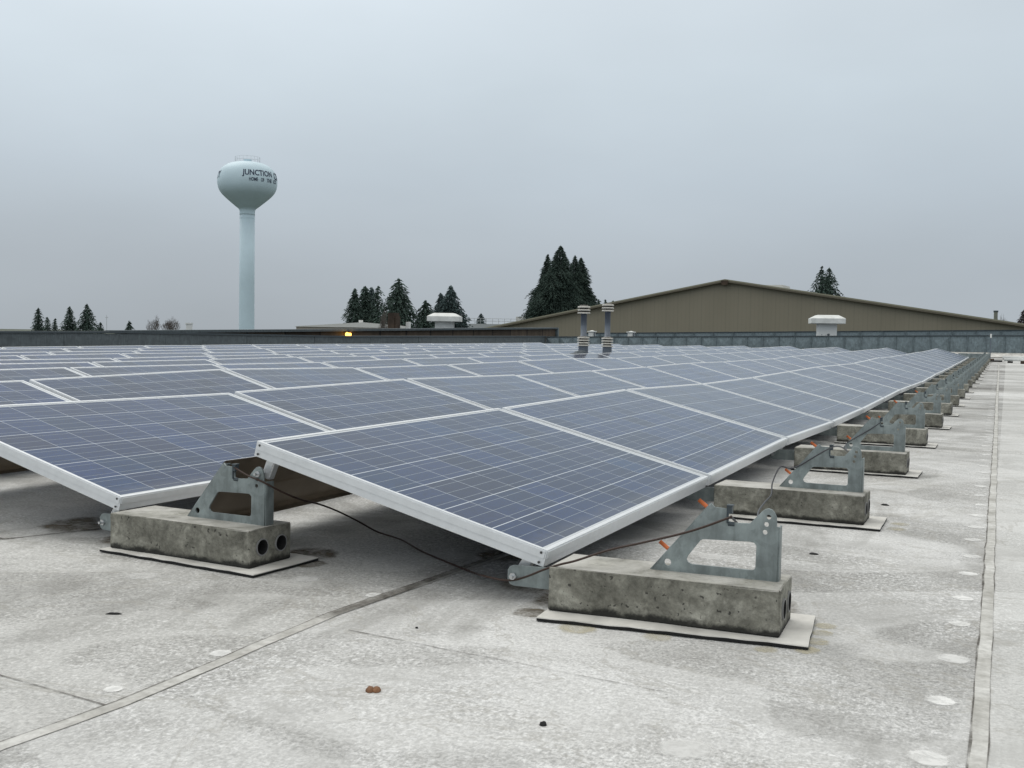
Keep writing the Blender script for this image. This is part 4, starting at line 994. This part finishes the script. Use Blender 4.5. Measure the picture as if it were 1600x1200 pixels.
for i, a in enumerate([
    # x, ytop, hw, y_w, D, mat, dens, droop, power, gap, label, group
    (60, 481, 11, 520, 220, 'fir', 1.25, .30, .7, 0, 'narrow pointed fir, leftmost on the skyline', G1),
    (73.6, 495.5, 9, 520, 225, 'fir', 1., .35, .7, .1, 'small ragged fir between the leftmost fir and the taller pair', G1),
    (86, 498, 7, 520, 225, 'fir', .9, .35, .7, .1, 'smallest fir of the left group, just left of the taller pair', G1),
    (108.7, 479, 14, 518, 220, 'fir', 1.2, .35, .75, 0, 'left one of the two tall firs of the left skyline group', G1),
    (135.7, 475, 18, 518, 218, 'fir', 1.15, .4, .75, .05, 'widest and tallest fir of the left skyline group', G1),
    (157, 503, 8, 520, 222, 'fir', 1., .4, .8, .1, 'low fir on the right flank of the left skyline group', G1),
    (202, 501, 7, 519, 215, 'fir', 1.3, .3, .8, 0, 'lone small pointed fir left of the bare trees', None),
    (554.5, 451, 14, 498, 165, 'fir', 1.4, .45, .58, .06, 'leftmost fir of the group behind the pale building', G2),
    (571, 447, 15, 498, 168, 'fir', 1.5, .4, .55, .06, 'second fir from the left behind the pale building', G2),
    (580.5, 449, 14, 498, 172, 'fir_blue', 1.3, .4, .55, .1, 'slim fir close behind its left neighbour above the pale building', G2),
    (591, 447, 17, 500, 166, 'fir', 1.0, .35, .6, .3, 'thin sparse fir with gaps in its crown left of the broad fir', G2),
    (622.6, 435, 31, 492, 158, 'fir', 1.25, .26, .75, .16, 'broad open fir with level branches above the rusty duct', G2),
    (665, 470, 17, 505, 160, 'fir', 1.5, .35, .6, .03, 'dark bushy fir just left of the white exhaust hood', G2),
    (689, 458, 14, 495, 170, 'fir_blue', 1.4, .4, .7, .05, 'shorter fir leaning against the pointed fir above the exhaust hood', G2),
    (704.5, 446, 20, 490, 165, 'fir_blue', 1.6, .38, .7, .03, 'pointed fir directly above the white exhaust hood', G2),
    (725, 491, 7, 512, 165, 'fir_blue', .9, .4, .8, .1, 'low fir right beside the white exhaust hood', G2),
    (751.6, 489.5, 10, 505, 240, 'fir_blue', 1.2, .4, .8, .05, 'small lone fir between the exhaust hood and the tan building', None),
    (1284, 416, 13, 450, 185, 'fir', 1.0, .32, .75, .16, 'left top of the open fir pair above the right slope of the tan building', 'firs behind the tan building'),
    (1296, 418, 20, 457, 187, 'fir', 1.0, .32, .8, .16, 'right and wider fir of the pair above the right slope of the tan building', 'firs behind the tan building'),
    (829, 471, 9, 500, 260, 'fir_blue', 1.1, .35, .8, .1, 'pale bluish fir at the left foot of the sequoias', None),
    (935.5, 468, 3.5, 478, 260, 'fir', 1.1, .35, .8, .05, 'tiny fir tip right of the sequoias above the tan roof', None),
    (946, 468, 3.5, 478, 260, 'fir', 1.1, .35, .8, .05, 'tiny fir tip just above the cap of the right flue stack', None),
    (958, 470, 4, 478, 260, 'fir', 1.1, .35, .8, .05, 'tiny rounded tree tip right of the right flue stack cap', None),
    (1601, 483, 10, 505, 150, 'redtree', 1.1, .3, .6, .05, 'dark bushy tree cut by the right edge of the photo', None),
]):
    x, yt, hw, yw, D, mat, de, dr, pw, gp, lab, gr = a
    conifer('fir_tree', x, yt, hw, yw, D, mat, lab, 'tree', 20 + i, dr, de, None, pw, gr, gp)
for i, (x, yt, hw, yw, D, pw, lab) in enumerate([
    (876, 383.5, 35, 490, 200, .80, 'tallest dark sequoia with a smooth pointed crown, middle of the clump'),
    (856, 397, 27, 490, 203, 1.0, 'ragged topped sequoia on the left of the clump'),
    (898.6, 399, 27, 490, 204, .95, 'sequoia right of the tallest one, lower pointed top'),
    (908, 402, 25, 485, 206, .85, 'rightmost sequoia of the clump, sloping outer edge'),
    (860, 425, 27, 490, 198, .6, 'low front sequoia filling the left of the clump')]):
    conifer('sequoia_tree', x, yt, hw, yw, D, 'sequoia', lab, 'tree', 90 + i, .14, 2.6, None, pw, G3, 0, 0, .4, .55)

def bare_tree(x_px, y_top, hw_px, D, label, seed):
    d = fw + rt * ((x_px - 800) / 1672.1) - up * ((y_top - 600) / 1672.1); tip = CAM + d * D; H = tip.z + 7.5; W_ = hw_px * D / 1672.1; rr = random.Random(seed)
    root = empty('bare_tree', (tip.x, tip.y, -7.5), 0, label, 'tree', 'leafless trees left of the water tower')
    bm = new_bm(); tube(bm, [(0, 0, 0), (.1, 0, H * .35)], [.3, .2], 8); mesh_obj('trunk', bm, M['bark'], root)
    bm = new_bm()
    def grow(p, dv, ln, r_, dep):
        e = p + dv * ln; tube(bm, [p, e], [r_ * 2.0, r_ * 1.4], 4, False)
        if dep == 0: return
        for k in range(rr.choice((2, 3, 3))):
            nd = (dv + Vector((rr.uniform(-.65, .65), rr.uniform(-.65, .65), rr.uniform(-.05, .5)))).normalized(); grow(e, nd, ln * rr.uniform(.62, .85), r_ * .62, dep - 1)
    for k in range(5):
        a = rr.uniform(0, 6.28); grow(Vector((.1, 0, H * .3)), Vector((math.cos(a) * W_ / H * 1.1, math.sin(a) * W_ / H * 1.1, .8)).normalized(), H * .22, .10, 5)
    mz = max(v.co.z for v in bm.verts); mw = max(abs(v.co.x) for v in bm.verts)
    for v in bm.verts:
        f = (v.co.z - H * .3) / max(.1, mz - H * .3)
        v.co.z = H * .3 + f * H * .7; v.co.x *= min(1, W_ / mw * 1.05); v.co.y *= min(1, W_ / mw * 1.05)
    mesh_obj('crown', bm, M['twig'], root)
bare_tree(240, 491, 14, 220, 'left one of the two leafless trees beside the water tower column', 3)
bare_tree(266, 493, 19, 225, 'right and wider one of the two leafless trees beside the water tower column', 8)
bare_tree(1566, 490, 13, 130, 'leafless shrub beside the slim steel chimney at the right', 5)
bare_tree(860, 499, 9, 230, 'small leafless tree left of the tan building roof edge', 6)
bare_tree(602, 478, 12, 110, 'leafless sapling in front of the pale building', 7)
